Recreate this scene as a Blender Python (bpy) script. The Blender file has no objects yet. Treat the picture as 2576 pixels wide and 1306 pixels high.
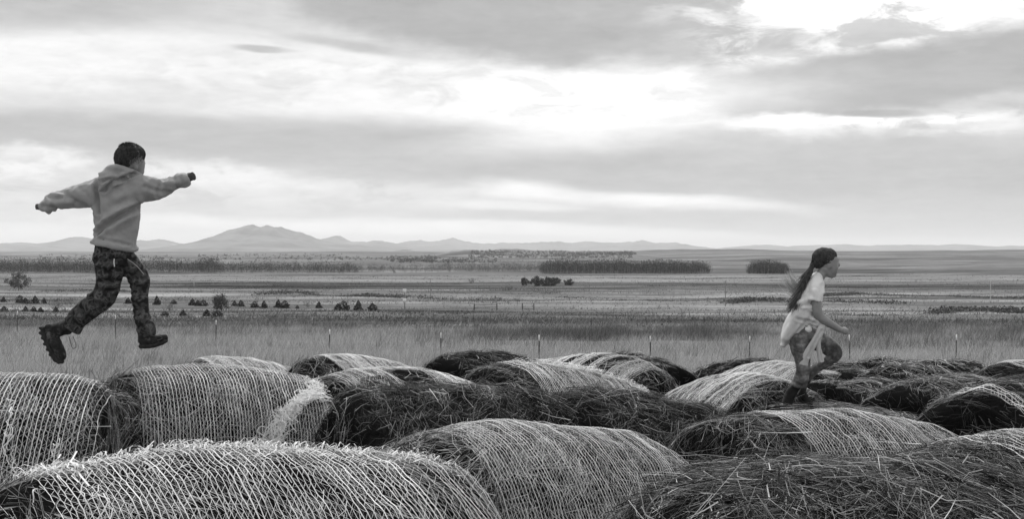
import bpy, math
import numpy as np
from mathutils import Vector, Matrix

rng = np.random.default_rng(7)
scene = bpy.context.scene
col = scene.collection
R_ = math.radians

# ------------------------------------------------------------------ camera
CAMZ = 2.1
F = 3578.0            # focal length in units of a 2576-wide frame (50 mm on 36 mm)
cam_d = bpy.data.cameras.new('camera')
cam_d.lens = 50.0
cam_d.sensor_width = 36.0
cam_d.clip_start = 0.05
cam_d.clip_end = 120000.0
cam = bpy.data.objects.new('camera', cam_d)
col.objects.link(cam)
cam.location = (0, 0, CAMZ)
cam.rotation_euler = (R_(90) - math.atan(25 / F), 0, 0)
scene.camera = cam

# ------------------------------------------------------------------ world, sun, exposure
SUN_EL, SUN_AZ = R_(52), R_(-12)        # behind the clouds, ahead and a little to the right
world = bpy.data.worlds.new('World')
scene.world = world
world.use_nodes = True
scene.view_settings.view_transform = 'Standard'
scene.view_settings.look = 'None'
scene.view_settings.gamma = 1.0
scene.view_settings.exposure = 0.0
scene.view_settings.use_curve_mapping = False
scene.cycles.max_bounces = 5
scene.cycles.diffuse_bounces = 3
scene.cycles.transparent_max_bounces = 8
scene.cycles.volume_bounces = 1


def s2l(v):
    v = v / 255.0
    return v / 12.92 if v <= 0.04045 else ((v + 0.055) / 1.055) ** 2.4


def build_world():
    nt = world.node_tree
    nt.nodes.clear()
    N, Lk = nt.nodes, nt.links

    def math_(op, a, b=None, c=None):
        n = N.new('ShaderNodeMath')
        n.operation = op
        for i, v in enumerate((a, b, c)):
            if v is None:
                continue
            if isinstance(v, (int, float)):
                n.inputs[i].default_value = v
            else:
                Lk.new(v, n.inputs[i])
        return n.outputs[0]

    tc = N.new('ShaderNodeTexCoord')
    sep = N.new('ShaderNodeSeparateXYZ')
    Lk.new(tc.outputs['Generated'], sep.inputs[0])
    x, y, z = sep.outputs
    az = math_('ARCTAN2', x, y)
    el = math_('ARCSINE', z)

    def noise(scale_xyz, detail, rough, loc=(0, 0, 0), dist=0.0):
        mp = N.new('ShaderNodeMapping')
        mp.inputs['Scale'].default_value = scale_xyz
        mp.inputs['Location'].default_value = loc
        Lk.new(tc.outputs['Generated'], mp.inputs[0])
        t = N.new('ShaderNodeTexNoise')
        t.inputs['Scale'].default_value = 1.0
        t.inputs['Detail'].default_value = detail
        t.inputs['Roughness'].default_value = rough
        t.inputs['Distortion'].default_value = dist
        Lk.new(mp.outputs[0], t.inputs['Vector'])
        return t

    # az/el (thousandths of the photo's width) + cloud-edge turbulence
    comb = N.new('ShaderNodeCombineXYZ')
    Lk.new(math_('MULTIPLY', az, 3.578), comb.inputs[0])
    Lk.new(math_('MULTIPLY', el, 3.578), comb.inputs[1])

    def warp(vec, nz, ax, ay):
        s = N.new('ShaderNodeVectorMath'); s.operation = 'SUBTRACT'
        Lk.new(nz.outputs['Color'], s.inputs[0]); s.inputs[1].default_value = (.5, .5, .5)
        m = N.new('ShaderNodeVectorMath'); m.operation = 'MULTIPLY'
        Lk.new(s.outputs[0], m.inputs[0]); m.inputs[1].default_value = (ax, ay, 0)
        a = N.new('ShaderNodeVectorMath'); a.operation = 'ADD'
        Lk.new(vec, a.inputs[0]); Lk.new(m.outputs[0], a.inputs[1])
        return a.outputs[0]

    v1 = warp(comb.outputs[0], noise((7, 7, 24), 3, .5), .55, .10)
    v2 = warp(v1, noise((34, 34, 85), 5, .62, (3, 1, 2)), .20, .060)
    vs = warp(comb.outputs[0], noise((5, 5, 30), 4, .5, (9, 2, 5)), .35, .07)

    # open cloud deck everywhere
    base = noise((3.2, 3.2, 15), 6, .55, (1.3, 4.1, 0.7), .3)
    mr = N.new('ShaderNodeMapRange')
    mr.inputs['From Min'].default_value = .36
    mr.inputs['From Max'].default_value = .66
    mr.inputs['To Min'].default_value = s2l(203)
    mr.inputs['To Max'].default_value = s2l(244)
    mr.interpolation_type = 'SMOOTHSTEP'
    Lk.new(base.outputs['Fac'], mr.inputs['Value'])
    val = mr.outputs[0]

    mo = N.new('ShaderNodeMapRange'); mo.interpolation_type = 'SMOOTHSTEP'
    mo.inputs['From Min'].default_value = .44; mo.inputs['From Max'].default_value = .62
    Lk.new(noise((22, 22, 64), 7, .62, (6, 3, 1), .5).outputs['Fac'], mo.inputs['Value'])
    mottle = mo.outputs[0]
    # individual clouds and openings: x, y, rx, ry, value, softness, tilt(deg), edge(0 soft,1 ragged), strength
    B = [
        (1288, 560, 2400, 110, 226, .6, 0, 0, .55),
        (1700, 560, 1500, 60, 215, .6, 0, 0, .7),
        (2350, 520, 800, 120, 193, .5, 0, 0, .8),
        (300, 180, 900, 90, 249, .6, 1, 0, .9),
        (1250, 240, 700, 95, 253, .6, 3, 0, .95),
        (1540, 242, 300, 66, 310, .7, 0, 0, 1),
        (2150, 60, 700, 95, 282, .4, 0, 0, 1),
        (150, 40, 560, 62, 184, .6, 4, 0, .85),
        (700, 40, 420, 60, 214, .7, -6, 0, .6),
        (650, 138, 70, 10, 190, .5, -4, 0, .9),
        (880, 118, 150, 14, 193, .7, -8, 0, .9),
        (1230, 45, 500, 118, 177, .34, -5, 1, 1),
        (1660, 75, 160, 70, 190, .5, -20, 1, .8),
        (1990, 92, 150, 26, 222, .6, -6, 1, .8),
        (1860, 60, 120, 20, 225, .7, -20, 1, .6),
        (2250, 205, 560, 82, 181, .35, 5, 1, 1),
        (2450, 165, 260, 70, 179, .5, 10, 1, .8),
        (1860, 235, 170, 50, 191, .6, -10, 1, .8),
        (2180, 330, 360, 30, 285, .55, -2, 1, .95),
        (2185, 300, 100, 12, 177, .4, -3, 0, .95),
        (550, 350, 1000, 46, 184, .55, 0, 0, .92),
        (1500, 420, 620, 56, 182, .5, -3, 0, .95),
        (1000, 390, 500, 60, 188, .6, -2, 0, .8),
        (2200, 440, 700, 90, 192, .5, -2, 0, .9),
        (1560, 290, 380, 55, 272, .9, 8, 0, .7),
        (70, 425, 120, 36, 250, .5, 0, 1, .9),
        (560, 440, 200, 26, 248, .6, -5, 1, .8),
        (560, 495, 420, 22, 233, .6, -2, 0, .6),
        (1345, 473, 85, 22, 260, .8, -3, 0, .9),
        (1620, 508, 300, 15, 258, .8, -4.2, 0, .9),
        (1290, 520, 160, 14, 248, .6, -2, 0, .7),
        (1400, 548, 420, 16, 193, .6, -1, 0, .7),
        (900, 575, 620, 18, 260, .7, -1.5, 0, .9),
        (1500, 590, 420, 14, 260, .7, -2.2, 0, .85),
        (1640, 30, 70, 22, 215, .9, -25, 1, .75),
        (1760, 20, 110, 16, 193, .9, -10, 1, .8),
        (1700, 95, 60, 16, 197, .9, -20, 1, .7),
        (1800, 110, 90, 14, 218, .9, -15, 1, .7),
        (2380, 40, 160, 14, 226, .9, 5, 1, .6),
        (2250, 95, 200, 12, 224, .9, 3, 1, .6),
        (1420, 285, 260, 16, 232, .9, -4, 1, .5),
        (1000, 215, 300, 12, 232, .9, 2, 1, .5),
        (400, 250, 360, 16, 226, .9, 1, 1, .5),
        (2480, 275, 140, 10, 215, .8, 6, 1, .7),
        (2350, 345, 160, 10, 222, .8, 0, 1, .7),
        (2050, 70, 620, 85, 191, .5, 0, 2, .85),
        (1700, 60, 200, 75, 185, .5, -10, 2, .9),
        (2400, 320, 330, 46, 195, .5, 0, 2, .8),
        (900, 225, 900, 75, 222, .6, 0, 2, .6),
        (1500, 250, 420, 60, 232, .6, 0, 2, .5),
        (500, 460, 700, 60, 197, .6, 0, 2, .7),
        (250, 595, 420, 22, 252, .7, 0, 0, .8),
        (1288, 622, 1800, 14, 250, .9, 0, 0, .6),
    ]
    for (px, py, rx, ry, v, soft, tilt, ragged, st) in B:
        mp = N.new('ShaderNodeMapping')
        mp.vector_type = 'TEXTURE'
        mp.inputs['Location'].default_value = ((px - 1288) / 1000, (628 - py) / 1000, 0)
        mp.inputs['Rotation'].default_value = (0, 0, R_(tilt))
        mp.inputs['Scale'].default_value = (rx / 1000, ry / 1000, 1)
        Lk.new(v2 if ragged else vs, mp.inputs[0])
        ragged_mask = ragged == 2
        ln = N.new('ShaderNodeVectorMath'); ln.operation = 'LENGTH'
        Lk.new(mp.outputs[0], ln.inputs[0])
        m = N.new('ShaderNodeMapRange')
        m.interpolation_type = 'SMOOTHSTEP'
        m.inputs['From Min'].default_value = 1 + soft
        m.inputs['From Max'].default_value = 1 - soft
        m.inputs['To Min'].default_value = 0
        m.inputs['To Max'].default_value = st
        Lk.new(ln.outputs['Value'], m.inputs['Value'])
        mk = m.outputs[0]
        if ragged_mask:
            mk = math_('MULTIPLY', mk, mottle)
        mx = N.new('ShaderNodeMix'); mx.data_type = 'FLOAT'
        Lk.new(mk, mx.inputs[0]); Lk.new(val, mx.inputs[2])
        mx.inputs[3].default_value = s2l(v)
        val = mx.outputs[0]
    # fine wisps
    w = noise((22, 22, 90), 6, .6, (4, 4, 4), .4)
    w2 = noise((9, 9, 52), 5, .6, (2, 7, 1), .5)
    w3 = noise((60, 60, 190), 4, .6, (5, 2, 8), .3)
    wv = math_('MULTIPLY_ADD', w.outputs['Fac'], .22, .89)
    wv = math_('MULTIPLY', wv, math_('MULTIPLY_ADD', w2.outputs['Fac'], .40, .80))
    wv = math_('MULTIPLY', wv, math_('MULTIPLY_ADD', w3.outputs['Fac'], .18, .91))
    val = math_('MULTIPLY', val, wv)

    sky = N.new('ShaderNodeTexSky')
    sky.sky_type = 'NISHITA'
    sky.sun_disc = False
    sky.sun_elevation = SUN_EL
    sky.sun_rotation = SUN_AZ
    bw = N.new('ShaderNodeRGBToBW')
    Lk.new(sky.outputs[0], bw.inputs[0])
    tot = math_('ADD', math_('MULTIPLY', val, 10.0), math_('MULTIPLY', bw.outputs[0], .04))
    bg = N.new('ShaderNodeBackground')
    bg.inputs['Strength'].default_value = .1
    Lk.new(tot, bg.inputs['Color'])
    out = N.new('ShaderNodeOutputWorld')
    Lk.new(bg.outputs[0], out.inputs['Surface'])


build_world()
sun_d = bpy.data.lights.new('sun', 'SUN')
sun_d.energy = 3.4
sun_d.angle = R_(22)
sun_d.color = (1, 1, 1)                     # a black-and-white photograph
sun = bpy.data.objects.new('sun', sun_d)
col.objects.link(sun)
sdir = Vector((math.sin(SUN_AZ) * math.cos(SUN_EL), math.cos(SUN_AZ) * math.cos(SUN_EL), math.sin(SUN_EL)))
sun.rotation_euler = sdir.to_track_quat('Z', 'Y').to_euler()
sun.location = (20, 60, 60)

# ------------------------------------------------------------------ numeric helpers


def _hash(ix, iy, iz, seed):
    h = (ix.astype(np.int64) * 374761393 + iy.astype(np.int64) * 668265263 + iz.astype(np.int64) * 2147483647 + seed * 144269504) & 0xffffffff
    h = ((h ^ (h >> 13)) * 1274126177) & 0xffffffff
    h = ((h ^ (h >> 16)) * 2246822519) & 0xffffffff
    return ((h ^ (h >> 15)) & 0xffffff) / float(0xffffff)


def vnoise(p, seed=0):
    p = np.asarray(p, float)
    i = np.floor(p).astype(np.int64)
    f = p - i
    f = f * f * (3 - 2 * f)
    o = 0
    for dx in (0, 1):
        for dy in (0, 1):
            for dz in (0, 1):
                w = (f[:, 0] if dx else 1 - f[:, 0]) * (f[:, 1] if dy else 1 - f[:, 1]) * (f[:, 2] if dz else 1 - f[:, 2])
                o = o + w * _hash(i[:, 0] + dx, i[:, 1] + dy, i[:, 2] + dz, seed)
    return o * 2 - 1


def fbm(p, oct=4, seed=0, gain=.5):
    o, a, s = 0, 1., 1.
    for k in range(oct):
        o = o + a * vnoise(p * s, seed + k)
        s *= 2.03
        a *= gain
    return o


def unproj(px, py, d):
    """photo point (2576-wide) at a distance d ahead of the camera -> world"""
    return np.array([(px - 1288) / F * d, d, CAMZ - (py - 628) / F * d])


def mesh_obj(name, V, Fq, mat, parent=None, smooth=False, link=True):
    V = np.asarray(V, np.float32)
    me = bpy.data.meshes.new(name)
    Fq = np.asarray(Fq, np.int32)
    k = Fq.shape[1]
    me.vertices.add(len(V))
    me.vertices.foreach_set('co', V.ravel())
    me.loops.add(Fq.size)
    me.loops.foreach_set('vertex_index', Fq.ravel())
    me.polygons.add(len(Fq))
    me.polygons.foreach_set('loop_start', np.arange(0, Fq.size, k, dtype=np.int32))
    if smooth:
        me.polygons.foreach_set('use_smooth', np.ones(len(Fq), bool))
    me.update(calc_edges=True)
    me.validate()
    if mat:
        me.materials.append(mat)
    o = bpy.data.objects.new(name, me)
    if link:
        col.objects.link(o)
    if parent:
        o.parent = parent
    return o


def tag(o, label=None, cat=None, group=None, kind=None):
    if label: o['label'] = label
    if cat: o['category'] = cat
    if group: o['group'] = group
    if kind: o['kind'] = kind
    return o


def empty(name, loc):
    o = bpy.data.objects.new(name, None)
    o.empty_display_size = .2
    o.location = loc
    col.objects.link(o)
    return o


# ------------------------------------------------------------------ materials


def g3(v):
    return (v, v, v, 1)


def new_mat(name):
    m = bpy.data.materials.new(name)
    m.use_nodes = True
    nt = m.node_tree
    b = nt.nodes['Principled BSDF']
    b.inputs['Roughness'].default_value = .85
    b.inputs['Specular IOR Level'].default_value = .15
    return m, nt, b


def ramp(nt, stops):
    r = nt.nodes.new('ShaderNodeValToRGB')
    while len(r.color_ramp.elements) < len(stops):
        r.color_ramp.elements.new(.5)
    for e, (p, v) in zip(r.color_ramp.elements, stops):
        e.position = p
        e.color = g3(v)
    return r


def mat_island(name, stops, transl=.25, rough=.7, tint=True, spec=.3):
    """colour picked per strand / leaf (mesh island)"""
    m, nt, b = new_mat(name)
    L = nt.links
    ge = nt.nodes.new('ShaderNodeNewGeometry')
    r = ramp(nt, stops)
    L.new(ge.outputs['Random Per Island'], r.inputs[0])
    c = r.outputs[0]
    if tint:
        oi = nt.nodes.new('ShaderNodeObjectInfo')
        mx = nt.nodes.new('ShaderNodeMix'); mx.data_type = 'RGBA'; mx.blend_type = 'MULTIPLY'
        mx.inputs[0].default_value = 1
        L.new(c, mx.inputs[6]); L.new(oi.outputs['Color'], mx.inputs[7])
        cl = nt.nodes.new('ShaderNodeVectorMath'); cl.operation = 'MINIMUM'
        L.new(mx.outputs[2], cl.inputs[0]); cl.inputs[1].default_value = (.66, .66, .66)
        c = cl.outputs[0]
    L.new(c, b.inputs['Base Color'])
    b.inputs['Roughness'].default_value = rough
    b.inputs['Specular IOR Level'].default_value = spec
    if transl > 0:
        tr = nt.nodes.new('ShaderNodeBsdfTranslucent')
        L.new(c, tr.inputs[0])
        ms = nt.nodes.new('ShaderNodeMixShader')
        ms.inputs[0].default_value = transl
        L.new(b.outputs[0], ms.inputs[1]); L.new(tr.outputs[0], ms.inputs[2])
        L.new(ms.outputs[0], nt.nodes['Material Output'].inputs[0])
    return m


def mat_noise(name, scale, stops, detail=6, rough=.6, bump=0.0, bscale=None, coord='Object', stretch=(1, 1, 1), spec=.2, r=.9, dist=0.):
    m, nt, b = new_mat(name)
    L = nt.links
    tc = nt.nodes.new('ShaderNodeTexCoord')
    mp = nt.nodes.new('ShaderNodeMapping')
    mp.inputs['Scale'].default_value = stretch
    L.new(tc.outputs[coord], mp.inputs[0])
    t = nt.nodes.new('ShaderNodeTexNoise')
    t.inputs['Scale'].default_value = scale
    t.inputs['Detail'].default_value = detail
    t.inputs['Roughness'].default_value = rough
    t.inputs['Distortion'].default_value = dist
    L.new(mp.outputs[0], t.inputs['Vector'])
    rp = ramp(nt, stops)
    L.new(t.outputs['Fac'], rp.inputs[0])
    L.new(rp.outputs[0], b.inputs['Base Color'])
    b.inputs['Roughness'].default_value = r
    b.inputs['Specular IOR Level'].default_value = spec
    if bump:
        t2 = nt.nodes.new('ShaderNodeTexNoise')
        t2.inputs['Scale'].default_value = bscale or scale * 3
        t2.inputs['Detail'].default_value = 4
        L.new(mp.outputs[0], t2.inputs['Vector'])
        bp = nt.nodes.new('ShaderNodeBump')
        bp.inputs['Strength'].default_value = bump
        bp.inputs['Distance'].default_value = .01
        L.new(t2.outputs['Fac'], bp.inputs['Height'])
        L.new(bp.outputs[0], b.inputs['Normal'])
    return m


M = {}
M['core'] = mat_noise('shaded_hay_core', 9, [(.3, .003), (.5, .012), (.62, .007), (.75, .035)], 8, .75, .8, 60, stretch=(1, 3, 3), spec=0)  # near black: shade in the gaps between stalks is put into the colour
M['straw'] = mat_island('hay_stalks', [(0, .005), (.40, .026), (.70, .095), (.88, .26), (1, .55)], .2, .7, spec=.04)
M['net'] = mat_island('net_strands', [(0, .62), (.5, .78), (1, .86)], .25, .5, tint=False, spec=.4)
M['grass'] = mat_island('dry_grass_blades', [(0, .15), (.5, .32), (.85, .46), (1, .58)], .35, .8)
M['weed'] = mat_island('dry_weeds', [(0, .035), (.5, .09), (.9, .17), (1, .28)], .2, .8)
M['leaf_dark'] = mat_island('conifer_needles', [(0, .006), (.7, .016), (1, .035)], .1, .8)
M['leaf_mid'] = mat_island('bare_twigs', [(0, .04), (.6, .09), (1, .18)], .2, .8)
M['bark'] = mat_noise('bark', 8, [(.3, .05), (.7, .12)], 5)
M['woods'] = mat_island('wood_twigs', [(0, .02), (.5, .05), (.85, .10), (1, .20)], .2, .8)
M['steel'] = mat_noise('painted_post', 20, [(.3, .03), (.7, .06)], 3, r=.5)
M['white_tip'] = mat_noise('white_post_tip', 30, [(.3, .75), (.7, .85)], 3, r=.5)
M['pole'] = mat_noise('weathered_pole', 10, [(.3, .16), (.7, .3)], 4)
M['pole_pale'] = mat_noise('pale_pole', 10, [(.3, .4), (.7, .55)], 4)

# ------------------------------------------------------------------ terrain
PROF = np.array([(-1e5, 0), (4.5, 0), (8, -.3), (12, -.5), (17, -.62), (30, -1.15), (57, -2.45), (80, -3.1), (100, -4.0), (200, -7.8), (320, -11.4),
                 (600, -13.5), (950, -14.4), (1500, -14.8), (2500, -14), (5000, -12), (9000, -11), (14000, -10), (40000, -8)])
# far hills: photo x of the crest, distance, crest y, half-width in photo px, depth half-width in m
HILLS = [(2350, 2300, 645, 500, 420), (2450, 1800, 664, 260, 160), (2000, 3600, 633, 420, 700), (2700, 3600, 633, 420, 800), (1650, 4200, 632, 260, 600),
         (1210, 2900, 630, 110, 160), (1350, 3100, 631, 120, 160), (1130, 2500, 645, 90, 110), (1480, 2800, 637, 150, 120), (1030, 2200, 652, 60, 70),
         (720, 3300, 640, 200, 160), (420, 3000, 644, 160, 120), (860, 2500, 649, 130, 80), (150, 3600, 640, 220, 200), (-150, 3000, 640, 200, 200), (600, 5500, 634, 300, 500),
         (950, 5200, 634, 200, 400), (250, 6500, 633, 300, 500), (1750, 1700, 668, 200, 120), (1560, 2100, 655, 220, 110), (2250, 1500, 674, 200, 90)]


def zg(x, y):
    x = np.atleast_1d(np.asarray(x, float)); y = np.atleast_1d(np.asarray(y, float))
    d = np.where(y > 0, y, 0)
    b = np.interp(d, PROF[:, 0], PROF[:, 1])
    p = np.stack([x, y, np.zeros_like(x)], 1)
    und = .06 * fbm(p / 3.1, 2, 3) + .5 * np.clip((d - 60) / 250, 0, 1) * fbm(p / np.array([60, 25, 1]), 3, 5)
    far = d > 1200
    if far.any():
        und[far] += np.clip((d[far] - 1200) / 2500, 0, 1) * 2.4 * fbm(p[far] / np.array([420, 260, 1]), 4, 9)
    z = b + und
    for (hx, hd, hy, wx, wd) in HILLS:
        cx = (hx - 1288) / F * hd
        rx = wx / F * hd
        zt = CAMZ - (hy - 628) / F * hd
        bb = np.interp(hd, PROF[:, 0], PROF[:, 1])
        k = np.nonzero((np.abs(y - hd) < 2.6 * wd) & (np.abs(x - cx) < 1.7 * rx))[0]
        if not len(k):
            continue
        wob = 1 + .35 * fbm(p[k] / np.array([rx * .5, wd * .8, 1]) + hx, 3, 21)
        z[k] += (zt - bb) * np.exp(-((x[k] - cx) / rx) ** 4 - ((y[k] - hd) / wd) ** 2) * wob
    return z


def build_ground():
    ang = np.concatenate([np.radians(np.arange(-180, -34, 6.)), np.radians(np.arange(-30, 30.01, .26)), np.radians(np.arange(34, 180.1, 6.))])
    rad = np.concatenate([[0.0], np.geomspace(1.2, 40000, 270)])
    A, Rr = np.meshgrid(ang, rad)
    X = (np.sin(A) * Rr).ravel(); Y = (np.cos(A) * Rr).ravel()
    Z = zg(X, Y)
    n, m = len(rad), len(ang)
    i = np.arange(n - 1)[:, None] * m + np.arange(m - 1)[None, :]
    i = i.ravel()
    Fq = np.stack([i, i + 1, i + 1 + m, i + m], 1)[:, ::-1]
    mt, nt, b = new_mat('prairie')
    L = nt.links
    ge = nt.nodes.new('ShaderNodeNewGeometry')

    def nz(scale, stretch, detail, rough=.55, loc=(0, 0, 0)):
        mp = nt.nodes.new('ShaderNodeMapping')
        mp.inputs['Scale'].default_value = stretch
        mp.inputs['Location'].default_value = loc
        L.new(ge.outputs['Position'], mp.inputs[0])
        t = nt.nodes.new('ShaderNodeTexNoise')
        t.inputs['Scale'].default_value = scale
        t.inputs['Detail'].default_value = detail
        t.inputs['Roughness'].default_value = rough
        L.new(mp.outputs[0], t.inputs['Vector'])
        return t.outputs['Fac']

    # meadow grass, sedge and bare strips lie across the valley
    a = ramp(nt, [(.33, .035), (.44, .11), (.55, .19), (.65, .29)])
    L.new(nz(1, (1 / 160, 1 / 34, 0), 6, .6), a.inputs[0])
    c = ramp(nt, [(.32, .35), (.5, .95), (.68, 1.35)])
    L.new(nz(1, (1 / 30, 1 / 7, 0), 6, .65, (3, 8, 0)), c.inputs[0])
    mx = nt.nodes.new('ShaderNodeMix'); mx.data_type = 'RGBA'; mx.blend_type = 'MULTIPLY'; mx.inputs[0].default_value = .75
    L.new(a.outputs[0], mx.inputs[6]); L.new(c.outputs[0], mx.inputs[7])
    # broad changes of cover over the far hills
    big = ramp(nt, [(.35, .55), (.5, .95), (.65, 1.3)])
    L.new(nz(1, (1 / 800, 1 / 260, 0), 5, .6, (7, 1, 0)), big.inputs[0])
    mxb = nt.nodes.new('ShaderNodeMix'); mxb.data_type = 'RGBA'; mxb.blend_type = 'MULTIPLY'; mxb.inputs[0].default_value = 1
    L.new(mx.outputs[2], mxb.inputs[6]); L.new(big.outputs[0], mxb.inputs[7])
    mx = mxb
    # fine tufts
    f = ramp(nt, [(.3, .6), (.7, 1.3)])
    L.new(nz(1.2, (1, 1, 0), 5, .7), f.inputs[0])
    mx2 = nt.nodes.new('ShaderNodeMix'); mx2.data_type = 'RGBA'; mx2.blend_type = 'MULTIPLY'; mx2.inputs[0].default_value = .7
    L.new(mx.outputs[2], mx2.inputs[6]); L.new(f.outputs[0], mx2.inputs[7])
    # the near pasture is evenly dry and pale
    sp = nt.nodes.new('ShaderNodeSeparateXYZ'); L.new(ge.outputs['Position'], sp.inputs[0])
    near = nt.nodes.new('ShaderNodeMapRange'); near.inputs['From Min'].default_value = 70; near.inputs['From Max'].default_value = 190
    near.inputs['To Min'].default_value = .8; near.inputs['To Max'].default_value = 0
    L.new(sp.outputs['Y'], near.inputs['Value'])
    mx3 = nt.nodes.new('ShaderNodeMix'); mx3.data_type = 'RGBA'
    L.new(near.outputs[0], mx3.inputs[0]); L.new(mx2.outputs[2], mx3.inputs[6]); mx3.inputs[7].default_value = g3(.18)
    # a mown hay meadow: a pale strip across the valley
    wob = nt.nodes.new('ShaderNodeMath'); wob.operation = 'MULTIPLY_ADD'
    L.new(nz(1, (1 / 220, 1 / 60, 0), 3), wob.inputs[0]); wob.inputs[1].default_value = 170; wob.inputs[2].default_value = -85
    yy = nt.nodes.new('ShaderNodeMath'); yy.operation = 'ADD'
    L.new(sp.outputs['Y'], yy.inputs[0]); L.new(wob.outputs[0], yy.inputs[1])
    ab = nt.nodes.new('ShaderNodeMath'); ab.operation = 'SUBTRACT'; L.new(yy.outputs[0], ab.inputs[0]); ab.inputs[1].default_value = 770
    ab2 = nt.nodes.new('ShaderNodeMath'); ab2.operation = 'ABSOLUTE'; L.new(ab.outputs[0], ab2.inputs[0])
    st = nt.nodes.new('ShaderNodeMapRange'); st.interpolation_type = 'SMOOTHSTEP'
    st.inputs['From Min'].default_value = 120; st.inputs['From Max'].default_value = 60; st.inputs['To Min'].default_value = 0; st.inputs['To Max'].default_value = .6
    L.new(ab2.outputs[0], st.inputs['Value'])
    brk = ramp(nt, [(.38, .1), (.55, 1)])
    L.new(nz(1, (1 / 120, 1 / 45, 0), 6, .65, (11, 3, 0)), brk.inputs[0])
    stm = nt.nodes.new('ShaderNodeMath'); stm.operation = 'MULTIPLY'
    L.new(st.outputs[0], stm.inputs[0]); L.new(brk.outputs[0], stm.inputs[1])
    st = stm
    mx4 = nt.nodes.new('ShaderNodeMix'); mx4.data_type = 'RGBA'
    L.new(st.outputs[0], mx4.inputs[0]); L.new(mx3.outputs[2], mx4.inputs[6]); mx4.inputs[7].default_value = g3(.26)
    L.new(mx4.outputs[2], b.inputs['Base Color'])
    b.inputs['Roughness'].default_value = 1
    b.inputs['Specular IOR Level'].default_value = 0
    o = mesh_obj('ground', np.stack([X, Y, Z], 1), Fq, mt, smooth=True)
    tag(o, 'open prairie falling away to a wide valley floor', None, kind='structure')


build_ground()


_GD = np.geomspace(12, 5000, 900)
_GX = np.arange(-120, 2700, 4.)
_gx, _gd = np.meshgrid(_GX, _GD)
_GZ = zg(((_gx - 1288) / F * _gd).ravel(), _gd.ravel()).reshape(_gx.shape)


def ground_hit(px, py):
    i = int(np.clip(round((px - _GX[0]) / 4), 0, len(_GX) - 1))
    z = CAMZ - (py - 628) / F * _GD
    k = np.argmax(z < _GZ[:, i])
    x = (px - 1288) / F * _GD[k]
    return np.array([x, _GD[k], zg(x, _GD[k])[0]])


def build_mountains():
    # ridge crests read off the photo: (x, y) pairs, at a distance in metres
    ridges = [
        ('mountain', 'broad pale butte, highest on the horizon', 11000, 1700,
         [(440, 628), (470, 617), (500, 611), (530, 600), (555, 588), (585, 577), (605, 572), (622, 566), (636, 564), (650, 570), (672, 567), (690, 572), (705, 571), (722, 577),
          (745, 585), (760, 585), (785, 596), (800, 602), (830, 610), (900, 616), (960, 622), (1020, 628)]),
        ('mountain_range', 'low pale hills on the left horizon', 14500, 2500,
         [(-420, 622), (-250, 612), (-120, 618), (0, 614), (55, 610), (80, 613), (120, 612), (150, 608), (180, 601), (205, 597), (235, 602), (260, 611), (330, 613), (370, 608), (400, 602), (420, 604),
          (440, 612), (470, 616), (520, 618), (600, 622), (700, 628)]),
        ('mountain_range', 'pale rounded hill right of the butte', 14000, 2200,
         [(760, 628), (790, 606), (815, 601), (840, 595), (855, 594), (870, 601), (890, 609), (920, 608), (940, 606), (975, 609), (1000, 614), (1060, 620), (1150, 628)]),
        ('mountain_range', 'faint hills at the middle of the horizon', 17000, 2500,
         [(960, 628), (1000, 612), (1040, 606), (1060, 605), (1085, 609), (1110, 606), (1140, 600), (1165, 605), (1190, 611), (1240, 613), (1270, 610), (1330, 611), (1400, 607), (1430, 610), (1480, 608),
          (1540, 610), (1590, 609), (1618, 604), (1640, 609), (1680, 612), (1700, 609), (1720, 615), (1760, 621), (1800, 628)]),
        ('mountain_range', 'faint low hills on the right horizon', 17500, 2500,
         [(1780, 628), (1830, 622), (1880, 618), (1920, 616), (1940, 617), (1990, 621), (2020, 618), (2060, 617), (2130, 615), (2170, 618), (2230, 616), (2260, 617), (2300, 616), (2350, 619), (2400, 615), (2440, 616),
          (2500, 621), (2540, 618), (2620, 621), (2750, 614), (2900, 622), (3050, 628)]),
    ]
    mt = mat_noise('far_rock', .003, [(.35, .02), (.65, .16)], 8, .65, coord='Object')
    for (nm, lab, d, dep, pts) in ridges:
        pts = np.array(pts, float)
        xs = np.linspace(pts[0, 0], pts[-1, 0], 300)
        ys = np.interp(xs, pts[:, 0], pts[:, 1]) + 1.4 * fbm(np.stack([xs / 16, xs * 0 + d, xs * 0], 1), 4, 3, .6) * np.clip((628 - np.interp(xs, pts[:, 0], pts[:, 1])) / 20, 0, 1)
        X0 = (xs - 1288) / F * d
        H = (628 - ys) / F * d + CAMZ
        base = -14.
        vs = np.linspace(-1, 1, 21)
        XX, VV = np.meshgrid(X0, vs)
        HH = np.broadcast_to(H, XX.shape)
        YY = d + VV * dep
        p = np.stack([XX.ravel(), YY.ravel(), np.zeros(XX.size)], 1)
        spur = fbm(p / np.array([500, 900, 1]), 4, int(d)).reshape(XX.shape)
        fall = np.clip(1 - np.abs(VV) ** 1.1, 0, 1)
        Z = base + (HH - base) * fall * (1 + .55 * spur * np.abs(VV) * 2 * (1 - np.abs(VV))) + (vs[:, None] == 0) * 3 * fbm(p * .004, 3, 2).reshape(XX.shape)
        n, m = XX.shape
        i = (np.arange(n - 1)[:, None] * m + np.arange(m - 1)[None, :]).ravel()
        o = mesh_obj(nm, np.stack([XX.ravel(), YY.ravel(), Z.ravel()], 1), np.stack([i, i + 1, i + 1 + m, i + m], 1), mt, smooth=True)
        tag(o, lab, None, kind='structure')


build_mountains()

# ------------------------------------------------------------------ strands (hay, grass, net) as ribbons


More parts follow.
